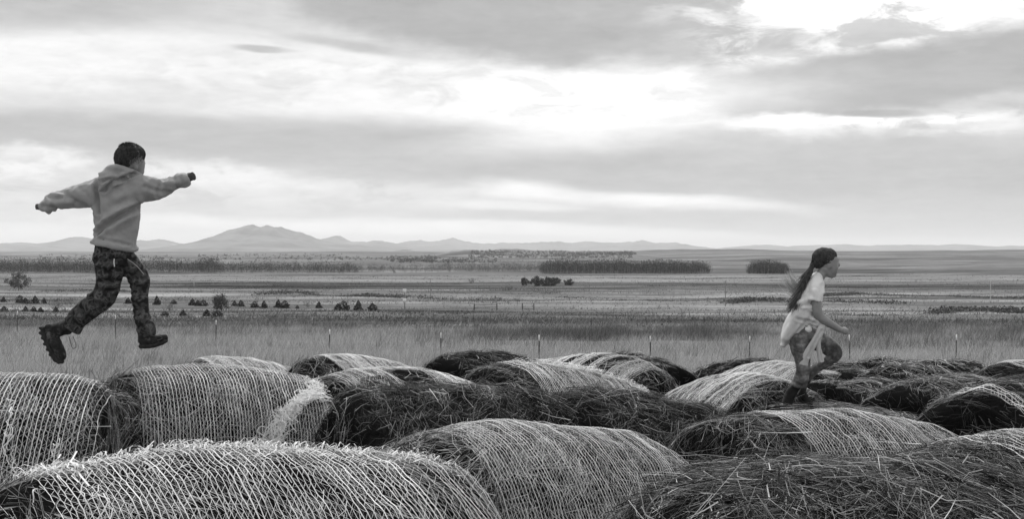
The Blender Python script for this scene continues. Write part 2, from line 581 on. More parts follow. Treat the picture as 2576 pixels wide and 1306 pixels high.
def ribbons(C, W):
    """C (n,k,3) centre points, W (n,k,3) half-width vectors -> verts, quads"""
    n, k, _ = C.shape
    V = np.empty((n, k, 2, 3))
    V[:, :, 0] = C - W
    V[:, :, 1] = C + W
    base = (np.arange(n) * k * 2)[:, None]
    j = np.arange(k - 1)[None, :] * 2
    a = (base + j)
    Q = np.stack([a, a + 1, a + 3, a + 2], -1).reshape(-1, 4)
    return V.reshape(-1, 3), Q


def norm(v):
    return v / np.maximum(np.linalg.norm(v, axis=-1, keepdims=True), 1e-9)


# ------------------------------------------------------------------ bales


class Bale:
    def __init__(s, p1, p2, R=.76, k=.12, seed=0, lump=.03, q=.16):
        P1, P2 = unproj(*p1), unproj(*p2)
        s.seed = seed
        s.R, s.k, s.q, s.lump = R, k, q, lump
        a = P2 - P1
        s.L = np.linalg.norm(a)
        s.X = a / s.L
        up = np.array([0, 0, 1.])
        s.Y = norm(np.cross(up, s.X))
        s.Z = np.cross(s.X, s.Y)
        s.C = (P1 + P2) / 2 - s.Z * R * (1 - k)
        h = s.L / 2
        s.h = h
        # profile: cap centre -> rim -> barrel -> rim -> cap
        rb = lambda x: R * (1 - k * np.abs(x / h) ** 2.4)
        q2 = q * .75
        pts = [(-(h + .03), 0.0)]
        re = rb(h - q2)
        for r in np.linspace(.1, 1, 10):
            pts.append((-(h + .03 * (1 - r * r)), (re - q) * r))
        for t in np.linspace(.12, 1, 8):
            ang = t * math.pi / 2
            pts.append((-(h - q2) - q2 * math.cos(ang), re - q + q * math.sin(ang)))
        for x in np.linspace(-(h - q2), h - q2, 41)[1:-1]:
            pts.append((x, rb(x)))
        left = [p for p in pts if p[0] < -(h - q2) + 1e-6]
        for p in left[::-1]:
            pts.append((-p[0], p[1]))
        P = np.array(pts)
        seg = np.linalg.norm(np.diff(P, axis=0), axis=1)
        s.s = np.concatenate([[0], np.cumsum(seg)])
        s.P = P
        t = np.gradient(P, axis=0)
        nn = np.stack([-t[:, 1], t[:, 0]], 1)
        s.N = norm(nn)
        s.xb0 = s.s_of_x(-(h - q2)); s.xb1 = s.s_of_x(h - q2)

    def s_of_x(s, x):
        return np.interp(x, s.P[:, 0] + np.arange(len(s.P)) * 1e-9, s.s)

    def S(s, sv, th, off=0.0):
        x = np.interp(sv, s.s, s.P[:, 0]); r = np.interp(sv, s.s, s.P[:, 1])
        nx = np.interp(sv, s.s, s.N[:, 0]); nr = np.interp(sv, s.s, s.N[:, 1])
        ct, st = np.cos(th), np.sin(th)
        loc = np.stack([x, -r * st, r * ct], -1)
        nl = norm(np.stack([nx, -nr * st, nr * ct], -1))
        f = loc.reshape(-1, 3)
        dsp = s.lump * fbm(f * 2.3 + s.seed * 7.3, 3, s.seed) + s.lump * .35 * fbm(f * 11 + s.seed, 2, s.seed + 50)
        dsp = dsp.reshape(x.shape) + off
        p = loc + nl * dsp[..., None]
        # settled weight: the belly spreads
        low = np.clip(-p[..., 2] / s.R, 0, 1)
        p[..., 1] *= 1 + .06 * low
        p[..., 2] = np.maximum(p[..., 2], -s.R * .97)
        B = np.stack([s.X, s.Y, s.Z])
        return p @ B + s.C, nl @ B

    def frame(s, sv, th):
        e = 1e-3
        p, n = s.S(sv, th)
        pt, _ = s.S(sv, th + e)
        ps = np.broadcast_to(s.X, p.shape)
        tc = norm(pt - p)
        ta = norm(np.cross(tc, n))
        return p, n, tc, ta

    def base_point(s):
        return s.C - s.Z * s.R * .97


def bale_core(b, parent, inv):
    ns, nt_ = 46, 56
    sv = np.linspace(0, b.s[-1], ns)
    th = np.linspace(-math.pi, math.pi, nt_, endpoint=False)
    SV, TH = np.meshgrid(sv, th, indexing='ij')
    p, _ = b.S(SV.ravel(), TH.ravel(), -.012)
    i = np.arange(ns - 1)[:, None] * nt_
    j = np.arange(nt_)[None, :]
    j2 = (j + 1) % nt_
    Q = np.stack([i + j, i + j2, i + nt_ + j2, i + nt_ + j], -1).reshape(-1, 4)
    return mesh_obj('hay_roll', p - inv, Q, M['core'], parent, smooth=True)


def bale_straw(b, parent, inv, n, tone=1.0, width=.0022, length=.16, lift=.02, cluster=.7, name='hay_stalks', segs=2, xr=None, wild=.5, offs=0.0, seed=0, kicks=.05):
    g = np.random.default_rng(1000 + b.seed * 17 + seed)
    # area-weighted sites
    ss = np.linspace(0, b.s[-1], 400)
    r = np.interp(ss, b.s, b.P[:, 1])
    cdf = np.cumsum(r + 1e-4); cdf /= cdf[-1]

    def sites(m):
        return np.interp(g.random(m), cdf, ss), g.uniform(-math.pi, math.pi, m)
    nc = max(4, int(n * cluster / 22))
    cs, cth = sites(nc * 3)
    cphi = g.normal(0, wild, nc * 3) + math.pi / 2 * (g.random(nc * 3) < .12) + .9 * vnoise(np.stack([cs * 2.2, cth * 1.5, np.zeros_like(cs)], 1), 77 + b.seed)
    cb = g.normal(0, .5, nc * 3)
    ncl = int(n * cluster)
    ci = g.integers(0, nc * 3, ncl * 3)
    sv = np.concatenate([cs[ci] + g.normal(0, .035, len(ci)), sites(3 * (n - ncl))[0]])
    th = np.concatenate([cth[ci] + g.normal(0, .05, len(ci)), g.uniform(-math.pi, math.pi, 3 * (n - ncl))])
    phi = np.concatenate([cphi[ci] + g.normal(0, .16, len(ci)), g.uniform(-math.pi, math.pi, 3 * (n - ncl))])
    bend = np.concatenate([cb[ci] + g.normal(0, .2, len(ci)), g.normal(0, .5, 3 * (n - ncl))])
    sv = np.clip(sv, 0.005, b.s[-1] - .005)
    pr = g.permutation(len(sv))
    sv, th, phi, bend = sv[pr], th[pr], phi[pr], bend[pr]
    p, nn, tc, ta = b.frame(sv, th)
    view = norm(np.array([0, 0, CAMZ]) - p)
    vis = (np.sum(nn * view, 1) > -.3) & (p[:, 2] > b.C[2] - b.R * .75)
    if xr is not None:
        x = np.interp(sv, b.s, b.P[:, 0]) / b.h
        ok = np.zeros(len(x), bool)
        for (a0, a1) in xr:
            ok |= (x >= a0) & (x <= a1)
        vis &= ok
    idx = np.nonzero(vis)[0][:n]
    p, nn, tc, ta, phi, bend = p[idx], nn[idx], tc[idx], ta[idx], phi[idx], bend[idx]
    m = len(idx)
    d = tc * np.cos(phi)[:, None] + ta * np.sin(phi)[:, None]
    e = np.cross(nn, d)
    ln = length * np.exp(g.normal(0, .45, m))
    t = np.linspace(-.5, .5, segs + 1)[None, :, None]
    l3 = ln[:, None, None]
    rad = b.R / np.maximum(np.abs(np.cos(phi)), .15)
    lift0 = np.abs(g.normal(0, lift * .6, m)) - .004 + offs
    kick = np.where(g.random(m) < kicks, g.uniform(.1, .5, m), g.normal(0, .05, m))
    Cc = p[:, None, :] + d[:, None, :] * l3 * t + e[:, None, :] * (bend[:, None, None] * l3 * t * t)
    up = lift0[:, None, None] - (l3 * t) ** 2 / (2 * rad[:, None, None]) + kick[:, None, None] * l3 * np.maximum(t + .2, 0) ** 1.3
    Cc = Cc + nn[:, None, :] * up
    tw = g.uniform(-.9, .9, m)
    wv = e * np.cos(tw)[:, None] + nn * np.sin(tw)[:, None]
    w = width * np.exp(g.normal(0, .35, m))
    taper = np.linspace(1, .35, segs + 1)[None, :, None]
    W = wv[:, None, :] * w[:, None, None] * .5 * taper
    V, Q = ribbons(Cc, W)
    o = mesh_obj(name, V - inv, Q, M['straw'], parent)
    o.color = (tone, tone, tone, 1)
    o['kind'] = 'stuff'
    return o


def bale_net(b, parent, inv, x0=-.93, x1=.95, spacing=.031, width=.0045, layers=1, th0=-70, th1=118, messy=.006, holes=(), skip=(), fray=0, link=.030, drop=.0, off=.012, name='net_wrap', seed=0):
    g = np.random.default_rng(500 + b.seed + seed)
    Vs, Qs, nv = [], [], 0

    def push(Cc, W):
        nonlocal nv
        V, Q = ribbons(Cc, W)
        Vs.append(V); Qs.append(Q + nv); nv += len(V)

    def keep(x, th):
        k = np.ones(x.shape, bool)
        for (hx, ht, hw, hh) in holes:
            k &= ((x / b.h - hx) / hw) ** 2 + ((np.degrees(th) - ht) / hh) ** 2 > 1 + .5 * vnoise(np.stack([x * 9, th * 9, th * 0], 1).reshape(-1, 3), 3).reshape(x.shape) if x.ndim == 1 else True
        for (a0, a1) in skip:
            k &= ~((x / b.h > a0) & (x / b.h < a1))
        if drop > 0:
            k &= vnoise(np.stack([x * 5 + b.seed, th * 4, th * 0], 1), 8) < 1 - drop
        return k
    for ly in range(layers):
        xs = np.arange(x0 * b.h + g.uniform(0, spacing), x1 * b.h, spacing * (1 + .15 * ly))
        nch = len(xs)
        dth = .028 / b.R
        th = np.arange(R_(th0), R_(th1), dth)
        nt_ = len(th)
        TH = np.broadcast_to(th, (nch, nt_)).copy()
        # strands wander; neighbours bunch together or gape
        big = fbm(np.stack([np.repeat(xs * 3, nt_), TH.ravel() * 1.1, np.full(nch * nt_, ly * 5. + b.seed)], 1), 2, 11)
        ch = fbm(np.stack([np.repeat(np.arange(nch) * 1.7, nt_), TH.ravel() * 2.2, np.full(nch * nt_, ly * 3.)], 1), 3, 12)
        zig = np.where(np.arange(nt_) % 2 == 0, 1, -1)[None, :] * .0005
        XX = xs[:, None] + (big * messy * 2.2 + ch * messy).reshape(nch, nt_) + zig + g.normal(0, .0004, (nch, nt_))
        SV = np.interp(XX.ravel(), b.P[:, 0] + np.arange(len(b.P)) * 1e-9, b.s)
        lo = off + ly * .006 + .004 * fbm(np.stack([XX.ravel() * 6, TH.ravel() * 5, XX.ravel() * 0], 1), 2, 31 + ly)
        p, n, tc, ta = b.frame(SV, TH.ravel())
        p = (p + n * lo[:, None]).reshape(nch, nt_, 3)
        n = n.reshape(nch, nt_, 3); ta = ta.reshape(nch, nt_, 3); tc = tc.reshape(nch, nt_, 3)
        k = keep(XX.ravel(), TH.ravel()).reshape(nch, nt_)
        seg_ok = k[:, :-1] & k[:, 1:]
        # split strands into 8-segment pieces where all is kept
        wv = width * g.uniform(.55, 1.25, (nch, 1, 1)) * .5
        tilt = g.uniform(-.5, .5, (nch, 1, 1))
        Wd = (ta * np.cos(tilt) + n * np.sin(tilt)) * wv
        step = 6
        for j in range(0, nt_ - 1, step):
            e = min(j + step, nt_ - 1)
            ok = seg_ok[:, j:e].all(1)
            if ok.any():
                push(p[ok, j:e + 1], Wd[ok, j:e + 1])
        # cross links
        lk = max(1, int(round(link / .028)))
        for c0 in range(nch - 1):
            js = np.arange(g.integers(0, 3), nt_ - lk, lk)
            a_first = (np.arange(len(js)) % 2 == 0)
            A = np.where(a_first[:, None], p[c0, js], p[c0 + 1, js])
            Bp = np.where(a_first[:, None], p[c0 + 1, js + lk], p[c0, js + lk])
            ok = k[c0, js] & k[c0 + 1, js + lk] & k[c0, js + lk] & (g.random(len(js)) > .06)
            A, Bp = A[ok], Bp[ok]
            if not len(A):
                continue
            nn = n[c0, js][ok]
            mid = (A + Bp) / 2 + nn * g.normal(.001, .002, (len(A), 1))
            d = norm(Bp - A)
            side = norm(np.cross(nn, d))
            ww = side * (width * .18)
            Cc = np.stack([A, mid, Bp], 1)
            push(Cc, np.repeat(ww[:, None, :], 3, 1))
    # frayed ends standing off the crown
    for q in range(fray):
        x = g.uniform(x0, x1) * b.h
        t0 = R_(g.normal(-2, 7))
        sv = np.interp([x], b.P[:, 0] + np.arange(len(b.P)) * 1e-9, b.s)
        p, n, tc, ta = b.frame(sv, np.array([t0]))
        m = 6
        tt = np.linspace(0, 1, m)
        ln = g.uniform(.02, .075)
        d0 = ta[0] * g.normal(0, 1) + tc[0] * g.normal(.1, .6)
        d0 = d0 / np.linalg.norm(d0)
        curl = g.uniform(.15, .4) * ln
        Cc = p[0] + n[0] * (off + curl * np.sin(tt * math.pi * g.uniform(.7, 1.2)))[:, None] + d0 * (tt * ln)[:, None] + ta[0] * (np.sin(tt * 5 + q) * ln * .12)[:, None]
        w = norm(np.cross(np.gradient(Cc, axis=0), n[0]))
        push(Cc[None], (w * width * .55)[None])
    return mesh_obj(name, np.concatenate(Vs) - inv, np.concatenate(Qs), M['net'], parent)


def bale_tear(b, parent, inv, path, width, n=60, name='torn_net', seed=0):
    """a rope of bunched, torn net lying on the roll; path = [(x/h, theta deg), ...]"""
    g = np.random.default_rng(40 + b.seed + seed)
    path = np.array(path, float)
    m = 40
    t = np.linspace(0, len(path) - 1, m)
    x = np.interp(t, np.arange(len(path)), path[:, 0]) * b.h
    th = np.radians(np.interp(t, np.arange(len(path)), path[:, 1]))
    Cs, Ws = [], []
    for q in range(n):
        a = g.uniform(0, .9)
        c = min(1, a + g.uniform(.06, .24))
        tt = np.linspace(a, c, 14)
        xi = np.interp(tt, np.linspace(0, 1, m), x); ti = np.interp(tt, np.linspace(0, 1, m), th)
        wob = 1.6 * fbm(np.stack([tt * 34, np.full(14, q * 3.7), tt * 0], 1), 3, q)
        wob2 = 1.6 * fbm(np.stack([tt * 34, np.full(14, q * 5.1), tt * 0 + 3], 1), 3, q)
        ww = np.interp(tt, np.linspace(0, 1, len(path)), np.broadcast_to(width, len(path)) if np.ndim(width) == 0 else width)
        lat = g.normal(0, .5)
        xi = xi + (lat + wob * .7) * ww; ti = ti + (g.normal(0, .4) + wob2 * .7) * ww / b.R
        sv = np.interp(xi, b.P[:, 0] + np.arange(len(b.P)) * 1e-9, b.s)
        p, nn, tc, ta = b.frame(sv, ti)
        p = p + nn * (.018 + g.uniform(0, .03) + .01 * wob)[:, None]
        side = norm(np.cross(np.gradient(p, axis=0), nn))
        Cs.append(p); Ws.append(side * .0023 * g.uniform(.6, 1.5))
    V, Q = ribbons(np.array(Cs), np.array(Ws))
    o = mesh_obj(name, V - inv, Q, M['net'], parent)
    o['kind'] = 'stuff'
    return o


def make_bale(seed, label, p1, p2, R=.76, k=.12, lump=.03, net=None, tear=(), straw=4000, tone=1., swidth=.0024, slen=.15, lift=.02, wild=.5, extra=(), segs=2, cluster=.7, endtone=None):
    b = Bale(p1, p2, R, k, seed, lump)
    bp = b.base_point()
    root = empty('hay_bale', bp)
    tag(root, label, 'hay bale', 'round hay bales')
    bale_core(b, root, bp)
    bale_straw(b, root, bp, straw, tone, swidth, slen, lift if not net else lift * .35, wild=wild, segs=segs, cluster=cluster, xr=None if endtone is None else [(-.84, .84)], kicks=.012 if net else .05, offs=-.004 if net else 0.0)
    if endtone is not None:  # lit crowns painted in: end stalks toned darker than those on the barrel
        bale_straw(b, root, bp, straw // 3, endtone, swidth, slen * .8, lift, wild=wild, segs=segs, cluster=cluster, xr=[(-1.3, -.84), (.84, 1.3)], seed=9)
    for i, ex in enumerate(extra):
        bale_straw(b, root, bp, seed=i + 1, **ex)
    if net:
        for nk in (net if isinstance(net, list) else [net]):
            bale_net(b, root, bp, **nk)
    for (path, w, n) in tear:
        bale_tear(b, root, bp, path, w, n)
    return b


END_L = [(-1.2, -.86)]
END_R = [(.86, 1.2)]
BALES = {}


def build_bales():
    mk = make_bale
    BALES['A'] = mk(1, 'nearest net-wrapped hay bale, filling the lower left corner, frayed net along its crown', (-60, 1247, 4.0), (1130, 1182, 4.9), .77, .12, .022,
       net=dict(x0=-.84, x1=.97, layers=1, messy=.0022, fray=600, width=.0031, drop=.0, spacing=.0185, link=.028), straw=14000, tone=5.0, swidth=.0022, slen=.11,
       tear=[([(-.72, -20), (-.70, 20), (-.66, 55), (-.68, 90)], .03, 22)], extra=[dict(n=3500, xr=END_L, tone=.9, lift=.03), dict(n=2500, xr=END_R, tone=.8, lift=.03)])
    BALES['FR'] = mk(2, 'nearest bare hay bale, loose unwrapped stalks filling the lower right corner', (1630, 1266, 4.2), (2560, 1228, 4.8), .78, .11, .05,
       straw=38000, tone=1.3, endtone=.9, swidth=.0017, slen=.105, lift=.03, wild=.9, cluster=.75,
       extra=[dict(n=1500, tone=4.5, width=.0026, length=.17, lift=.06, wild=1.2, cluster=.5, offs=.008), dict(n=900, tone=6, width=.0022, length=.10, lift=.05, wild=1.0, cluster=.9, offs=.008), dict(n=7000, tone=1.7, width=.0032, length=.032, lift=.03, wild=1.4, cluster=.5, offs=.004)])
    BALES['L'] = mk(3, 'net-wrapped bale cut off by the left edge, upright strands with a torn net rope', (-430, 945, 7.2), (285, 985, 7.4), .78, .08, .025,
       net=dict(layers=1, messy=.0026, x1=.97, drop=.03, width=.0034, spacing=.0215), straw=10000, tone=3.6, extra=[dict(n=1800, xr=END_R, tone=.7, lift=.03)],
       tear=[([(.36, 30), (.42, 45), (.52, 65), (.58, 88), (.58, 100)], .025, 26), ([(.70, 35), (.78, 60), (.80, 95)], .018, 9)])
    BALES['B2'] = mk(4, 'net-wrapped bale with a white torn strip of net slanting down its right half', (272, 946, 9.3), (803, 970, 9.9), .77, .13, .022,
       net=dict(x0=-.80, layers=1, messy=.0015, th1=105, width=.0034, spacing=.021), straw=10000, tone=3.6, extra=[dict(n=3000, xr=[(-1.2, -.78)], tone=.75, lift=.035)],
       tear=[([(.88, 10), (.82, 30), (.60, 38), (.42, 52), (.22, 72), (.10, 90)], [.05, .06, .03, .05, .08, .12], 210)])
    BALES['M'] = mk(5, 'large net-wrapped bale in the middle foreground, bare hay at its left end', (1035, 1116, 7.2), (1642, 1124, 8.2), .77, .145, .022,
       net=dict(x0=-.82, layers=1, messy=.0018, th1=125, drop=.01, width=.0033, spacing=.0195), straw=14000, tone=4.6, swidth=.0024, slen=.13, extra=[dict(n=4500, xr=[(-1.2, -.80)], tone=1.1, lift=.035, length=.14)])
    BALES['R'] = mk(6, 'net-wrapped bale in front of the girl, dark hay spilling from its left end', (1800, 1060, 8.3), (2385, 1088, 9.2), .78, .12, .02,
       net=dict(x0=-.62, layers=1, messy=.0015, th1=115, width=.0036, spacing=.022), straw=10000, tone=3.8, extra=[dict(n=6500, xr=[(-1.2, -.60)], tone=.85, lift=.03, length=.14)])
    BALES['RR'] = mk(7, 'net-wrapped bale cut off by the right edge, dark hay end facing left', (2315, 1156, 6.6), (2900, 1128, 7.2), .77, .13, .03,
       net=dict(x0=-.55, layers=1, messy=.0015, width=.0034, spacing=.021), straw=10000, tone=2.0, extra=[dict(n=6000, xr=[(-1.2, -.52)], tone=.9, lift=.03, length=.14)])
    BALES['H1'] = mk(8, 'bare dark hay bale behind the middle net-wrapped one, tousled long stalks', (852, 1020, 8.3), (1390, 1012, 8.9), .77, .12, .05,
       straw=20000, tone=1.0, endtone=.8, swidth=.0021, slen=.11, lift=.026, wild=.8,
       extra=[dict(n=1100, tone=4, width=.0030, length=.15, lift=.05, wild=1.2, cluster=.4, offs=.006)])
    BALES['H2'] = mk(9, 'low bare hay bale left of the net-wrapped bale in front of the girl', (1392, 1014, 9.0), (1800, 1046, 9.8), .77, .12, .05,
       straw=16000, tone=.9, endtone=.8, swidth=.0021, slen=.105, lift=.024, wild=.8,
       extra=[dict(n=700, tone=3.5, width=.0030, length=.14, lift=.04, wild=1.2, cluster=.4, offs=.006)])
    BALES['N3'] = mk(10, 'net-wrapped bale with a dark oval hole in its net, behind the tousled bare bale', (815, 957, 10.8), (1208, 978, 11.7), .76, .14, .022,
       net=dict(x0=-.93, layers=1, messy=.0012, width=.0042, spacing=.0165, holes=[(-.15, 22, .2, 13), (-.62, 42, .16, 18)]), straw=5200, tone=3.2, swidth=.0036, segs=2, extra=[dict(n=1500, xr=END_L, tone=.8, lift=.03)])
    BALES['N4'] = mk(11, 'net-wrapped bale with a dark open hay end at left and bright crown, mid picture', (1222, 928, 11.5), (1598, 988, 12.4), .76, .15, .022,
       net=dict(x0=-.72, layers=1, messy=.0012, width=.0042, spacing=.0165), straw=5200, tone=3.0, swidth=.0036, segs=2, extra=[dict(n=3500, xr=[(-1.2, -.7)], tone=.7, lift=.035), dict(n=600, xr=[(-.9, .3)], tone=1.5)],
       tear=[([(-.6, 2), (-.2, 8), (.2, 12), (.6, 16), (.9, 20)], .07, 90)])
    BALES['S'] = mk(12, 'net-wrapped bale with three dark gaps between its net bands', (1378, 914, 14.2), (1648, 942, 13.3), .76, .17, .022,
       net=dict(x0=-.9, x1=.93, layers=1, messy=.001, width=.0046, spacing=.0155, skip=[(-.32, -.16), (.10, .22), (.40, .56)]), straw=5200, tone=2.9, swidth=.0036, segs=2, extra=[dict(n=2500, xr=END_R, tone=.6, lift=.03)])
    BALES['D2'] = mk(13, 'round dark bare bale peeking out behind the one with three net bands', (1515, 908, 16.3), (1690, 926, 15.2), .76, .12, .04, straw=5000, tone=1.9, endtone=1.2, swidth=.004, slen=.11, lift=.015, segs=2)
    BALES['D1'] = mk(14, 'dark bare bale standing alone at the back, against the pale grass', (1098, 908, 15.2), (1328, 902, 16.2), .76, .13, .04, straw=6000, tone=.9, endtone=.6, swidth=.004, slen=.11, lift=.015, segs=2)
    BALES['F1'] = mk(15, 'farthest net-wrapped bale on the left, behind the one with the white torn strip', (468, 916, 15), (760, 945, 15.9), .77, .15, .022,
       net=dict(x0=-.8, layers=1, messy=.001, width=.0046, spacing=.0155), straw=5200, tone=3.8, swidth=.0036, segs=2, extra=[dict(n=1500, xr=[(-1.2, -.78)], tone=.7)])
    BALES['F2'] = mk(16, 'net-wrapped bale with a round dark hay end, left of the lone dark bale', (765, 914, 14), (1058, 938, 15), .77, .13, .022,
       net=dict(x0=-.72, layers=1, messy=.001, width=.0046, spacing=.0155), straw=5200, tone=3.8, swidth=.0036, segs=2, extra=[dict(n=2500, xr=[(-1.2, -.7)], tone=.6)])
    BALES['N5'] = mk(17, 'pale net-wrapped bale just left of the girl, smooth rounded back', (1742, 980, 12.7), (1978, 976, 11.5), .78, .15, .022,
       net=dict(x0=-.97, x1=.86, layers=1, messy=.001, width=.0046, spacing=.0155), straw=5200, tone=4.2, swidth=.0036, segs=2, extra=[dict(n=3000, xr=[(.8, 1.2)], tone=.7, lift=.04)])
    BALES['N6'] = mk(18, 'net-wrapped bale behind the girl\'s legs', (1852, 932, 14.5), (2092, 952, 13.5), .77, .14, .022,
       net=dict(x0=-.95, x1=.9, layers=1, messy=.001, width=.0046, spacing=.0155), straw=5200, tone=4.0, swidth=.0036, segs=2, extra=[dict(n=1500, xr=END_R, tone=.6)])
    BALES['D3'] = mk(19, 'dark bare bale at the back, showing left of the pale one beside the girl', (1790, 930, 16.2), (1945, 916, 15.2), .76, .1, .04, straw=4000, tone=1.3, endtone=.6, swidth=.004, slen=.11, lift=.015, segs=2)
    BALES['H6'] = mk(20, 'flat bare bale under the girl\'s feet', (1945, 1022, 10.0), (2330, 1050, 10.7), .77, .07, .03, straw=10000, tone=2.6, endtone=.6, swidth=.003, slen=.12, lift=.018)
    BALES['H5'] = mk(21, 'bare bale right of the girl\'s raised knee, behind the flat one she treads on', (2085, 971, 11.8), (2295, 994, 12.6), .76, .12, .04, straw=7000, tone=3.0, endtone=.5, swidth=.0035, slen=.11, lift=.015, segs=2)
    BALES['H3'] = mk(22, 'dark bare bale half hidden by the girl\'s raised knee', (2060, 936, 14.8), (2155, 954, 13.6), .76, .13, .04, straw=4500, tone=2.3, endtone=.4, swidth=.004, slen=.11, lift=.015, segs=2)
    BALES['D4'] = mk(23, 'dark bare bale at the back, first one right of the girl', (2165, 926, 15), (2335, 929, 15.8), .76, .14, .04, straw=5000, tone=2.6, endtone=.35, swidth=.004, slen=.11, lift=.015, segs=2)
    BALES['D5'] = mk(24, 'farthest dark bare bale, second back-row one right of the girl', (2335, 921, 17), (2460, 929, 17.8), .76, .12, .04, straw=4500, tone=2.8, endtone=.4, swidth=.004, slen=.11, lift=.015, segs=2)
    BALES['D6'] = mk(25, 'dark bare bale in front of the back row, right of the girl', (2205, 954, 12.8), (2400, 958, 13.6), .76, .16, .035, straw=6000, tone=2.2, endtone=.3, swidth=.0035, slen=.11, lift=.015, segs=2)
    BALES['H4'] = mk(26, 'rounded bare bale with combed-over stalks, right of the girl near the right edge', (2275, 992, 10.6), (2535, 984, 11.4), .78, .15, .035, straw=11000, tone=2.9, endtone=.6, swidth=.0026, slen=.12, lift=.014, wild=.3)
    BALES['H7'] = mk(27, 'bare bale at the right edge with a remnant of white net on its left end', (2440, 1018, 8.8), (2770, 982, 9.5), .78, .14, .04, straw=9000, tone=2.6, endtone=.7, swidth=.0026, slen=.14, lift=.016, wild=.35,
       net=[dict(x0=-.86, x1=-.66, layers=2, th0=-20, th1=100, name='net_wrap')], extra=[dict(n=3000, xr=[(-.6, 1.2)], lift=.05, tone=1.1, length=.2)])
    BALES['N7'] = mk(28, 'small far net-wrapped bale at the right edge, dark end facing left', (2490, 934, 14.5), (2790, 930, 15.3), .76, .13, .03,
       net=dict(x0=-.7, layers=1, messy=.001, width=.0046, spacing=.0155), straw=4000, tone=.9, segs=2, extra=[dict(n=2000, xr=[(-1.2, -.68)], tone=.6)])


build_bales()

# ------------------------------------------------------------------ grass and weeds


def scatter_blades(name, x, y, h, mat, label, cat, blades=4, width=.014, spread=.16, lean=.35, tone=1.0, seed=0):
    g = np.random.default_rng(seed)
    n = len(x)
    X = np.repeat(x, blades) + g.normal(0, spread, n * blades)
    Y = np.repeat(y, blades) + g.normal(0, spread, n * blades)
    H = np.repeat(h, blades) * g.uniform(.55, 1.15, n * blades)
    Z = zg(X, Y) - .03
    m = len(X)
    a = g.uniform(0, 2 * math.pi, m)
    ln = g.gamma(2, lean / 2, m) * H
    dx, dy = np.cos(a) * ln + .12 * H, np.sin(a) * ln
    t = np.array([0, 1.])
    C = np.empty((m, 2, 3))
    for i, tt in enumerate(t):
        C[:, i, 0] = X + dx * tt ** 1.7
        C[:, i, 1] = Y + dy * tt ** 1.7
        C[:, i, 2] = Z + H * (tt - .18 * tt * tt)
    b = g.uniform(-.9, .9, m)
    w = width * g.uniform(.6, 1.4, m) * (Y / 45) ** .55
    Wd = np.stack([np.cos(b), np.sin(b), np.zeros(m)], 1)
    W = Wd[:, None, :] * w[:, None, None] * np.array([.5, .08])[None, :, None]
    V, Q = ribbons(C, W)
    o = mesh_obj(name, V, Q, mat)
    o.color = (tone,) * 3 + (1,)
    tag(o, label, cat, kind='stuff')
    return o


FENCE = [(42, 783), (291, 793), (543, 806), (829, 829), (1110, 837), (1357, 843), (1637, 846), (1886, 846), (2138, 843), (2405, 842)]


def fence_d(px):
    return float(np.interp(px, [42, 291, 543, 829, 1110, 1357, 2576], [82, 79, 74, 66, 62, 58, 58]))


def build_grass():
    g = np.random.default_rng(3)
    n = 62000
    y = 12 + 118 * g.random(n) ** .9
    x = g.uniform(-1, 1, n) * (.44 * y + 3)
    p = np.stack([x, y, 0 * x], 1)
    dens = fbm(p / np.array([4.5, 3, 1]), 3, 40)
    keep = (dens + g.normal(0, .35, n)) > -.35
    # bare ground under and between the bales
    inb = (y < 18.5) & (g.random(n) < .6)
    keep &= ~inb
    x, y, dens = x[keep], y[keep], dens[keep]
    h = np.clip(.50 + .18 * dens + g.normal(0, .06, len(x)), .18, .8)
    # rank growth left standing along the fence line
    fx, fy = [], []
    for (px, py) in FENCE:
        d = fence_d(px)
        fx.append((px - 1288) / F * d + g.normal(0, .7, 60)); fy.append(d - np.abs(g.normal(0, .9, 60)) + .1)
    fx = np.concatenate(fx); fy = np.concatenate(fy)
    x = np.concatenate([x, fx]); y = np.concatenate([y, fy]); h = np.concatenate([h, g.uniform(.6, .95, len(fx))])
    scatter_blades('pasture_grass', x, y, h, M['grass'], 'pale dry grass of the pasture behind the bales', 'grass', 4, .0105, .22, .6, 1.0, 1)
    # taller rank stems
    k = g.random(len(x)) < .10
    scatter_blades('tall_grass_stems', x[k], y[k], h[k] * 1.5, M['grass'], 'taller pale seed stems standing in the pasture', 'grass', 3, .006, .25, .35, 1.25, 2)
    # belt of dark dead weeds beyond the fence
    n = 17000
    px = np.concatenate([g.normal(1520, 190, n * 6 // 10), g.uniform(1050, 1900, n // 10), g.uniform(2090, 2620, n * 2 // 10), g.uniform(-60, 900, n // 10)])
    d = np.concatenate([g.uniform(78, 104, n * 6 // 10), g.uniform(72, 112, n // 10), g.uniform(68, 125, n * 2 // 10), g.uniform(90, 150, n // 10)])
    x = (px - 1288) / F * d
    cl = fbm(np.stack([x / 2.2, d / 3., 0 * x], 1), 3, 60)
    k = cl + g.normal(0, .3, len(x)) > .05
    x, d, cl = x[k], d[k], cl[k]
    h = np.clip(.62 + .6 * cl + g.normal(0, .2, len(x)), .2, 1.8)
    scatter_blades('weed_belt', x, d, h, M['weed'], 'belt of tall dark dead weeds beyond the fence', 'weeds', 6, .011, .22, .4, 1.2, 5)
    # small dark weeds in the pasture
    n = 1500
    y = g.uniform(24, 75, n); x = g.uniform(-1, 1, n) * .4 * y
    cl = fbm(np.stack([x / 2.5, y / 3.5, 0 * x], 1), 3, 63)
    k = cl > .28
    scatter_blades('pasture_weeds', x[k], y[k], .55 + .3 * cl[k], M['weed'], 'scattered dark weeds in the pale pasture', 'weeds', 6, .014, .12, .3, 1.4, 6)


build_grass()


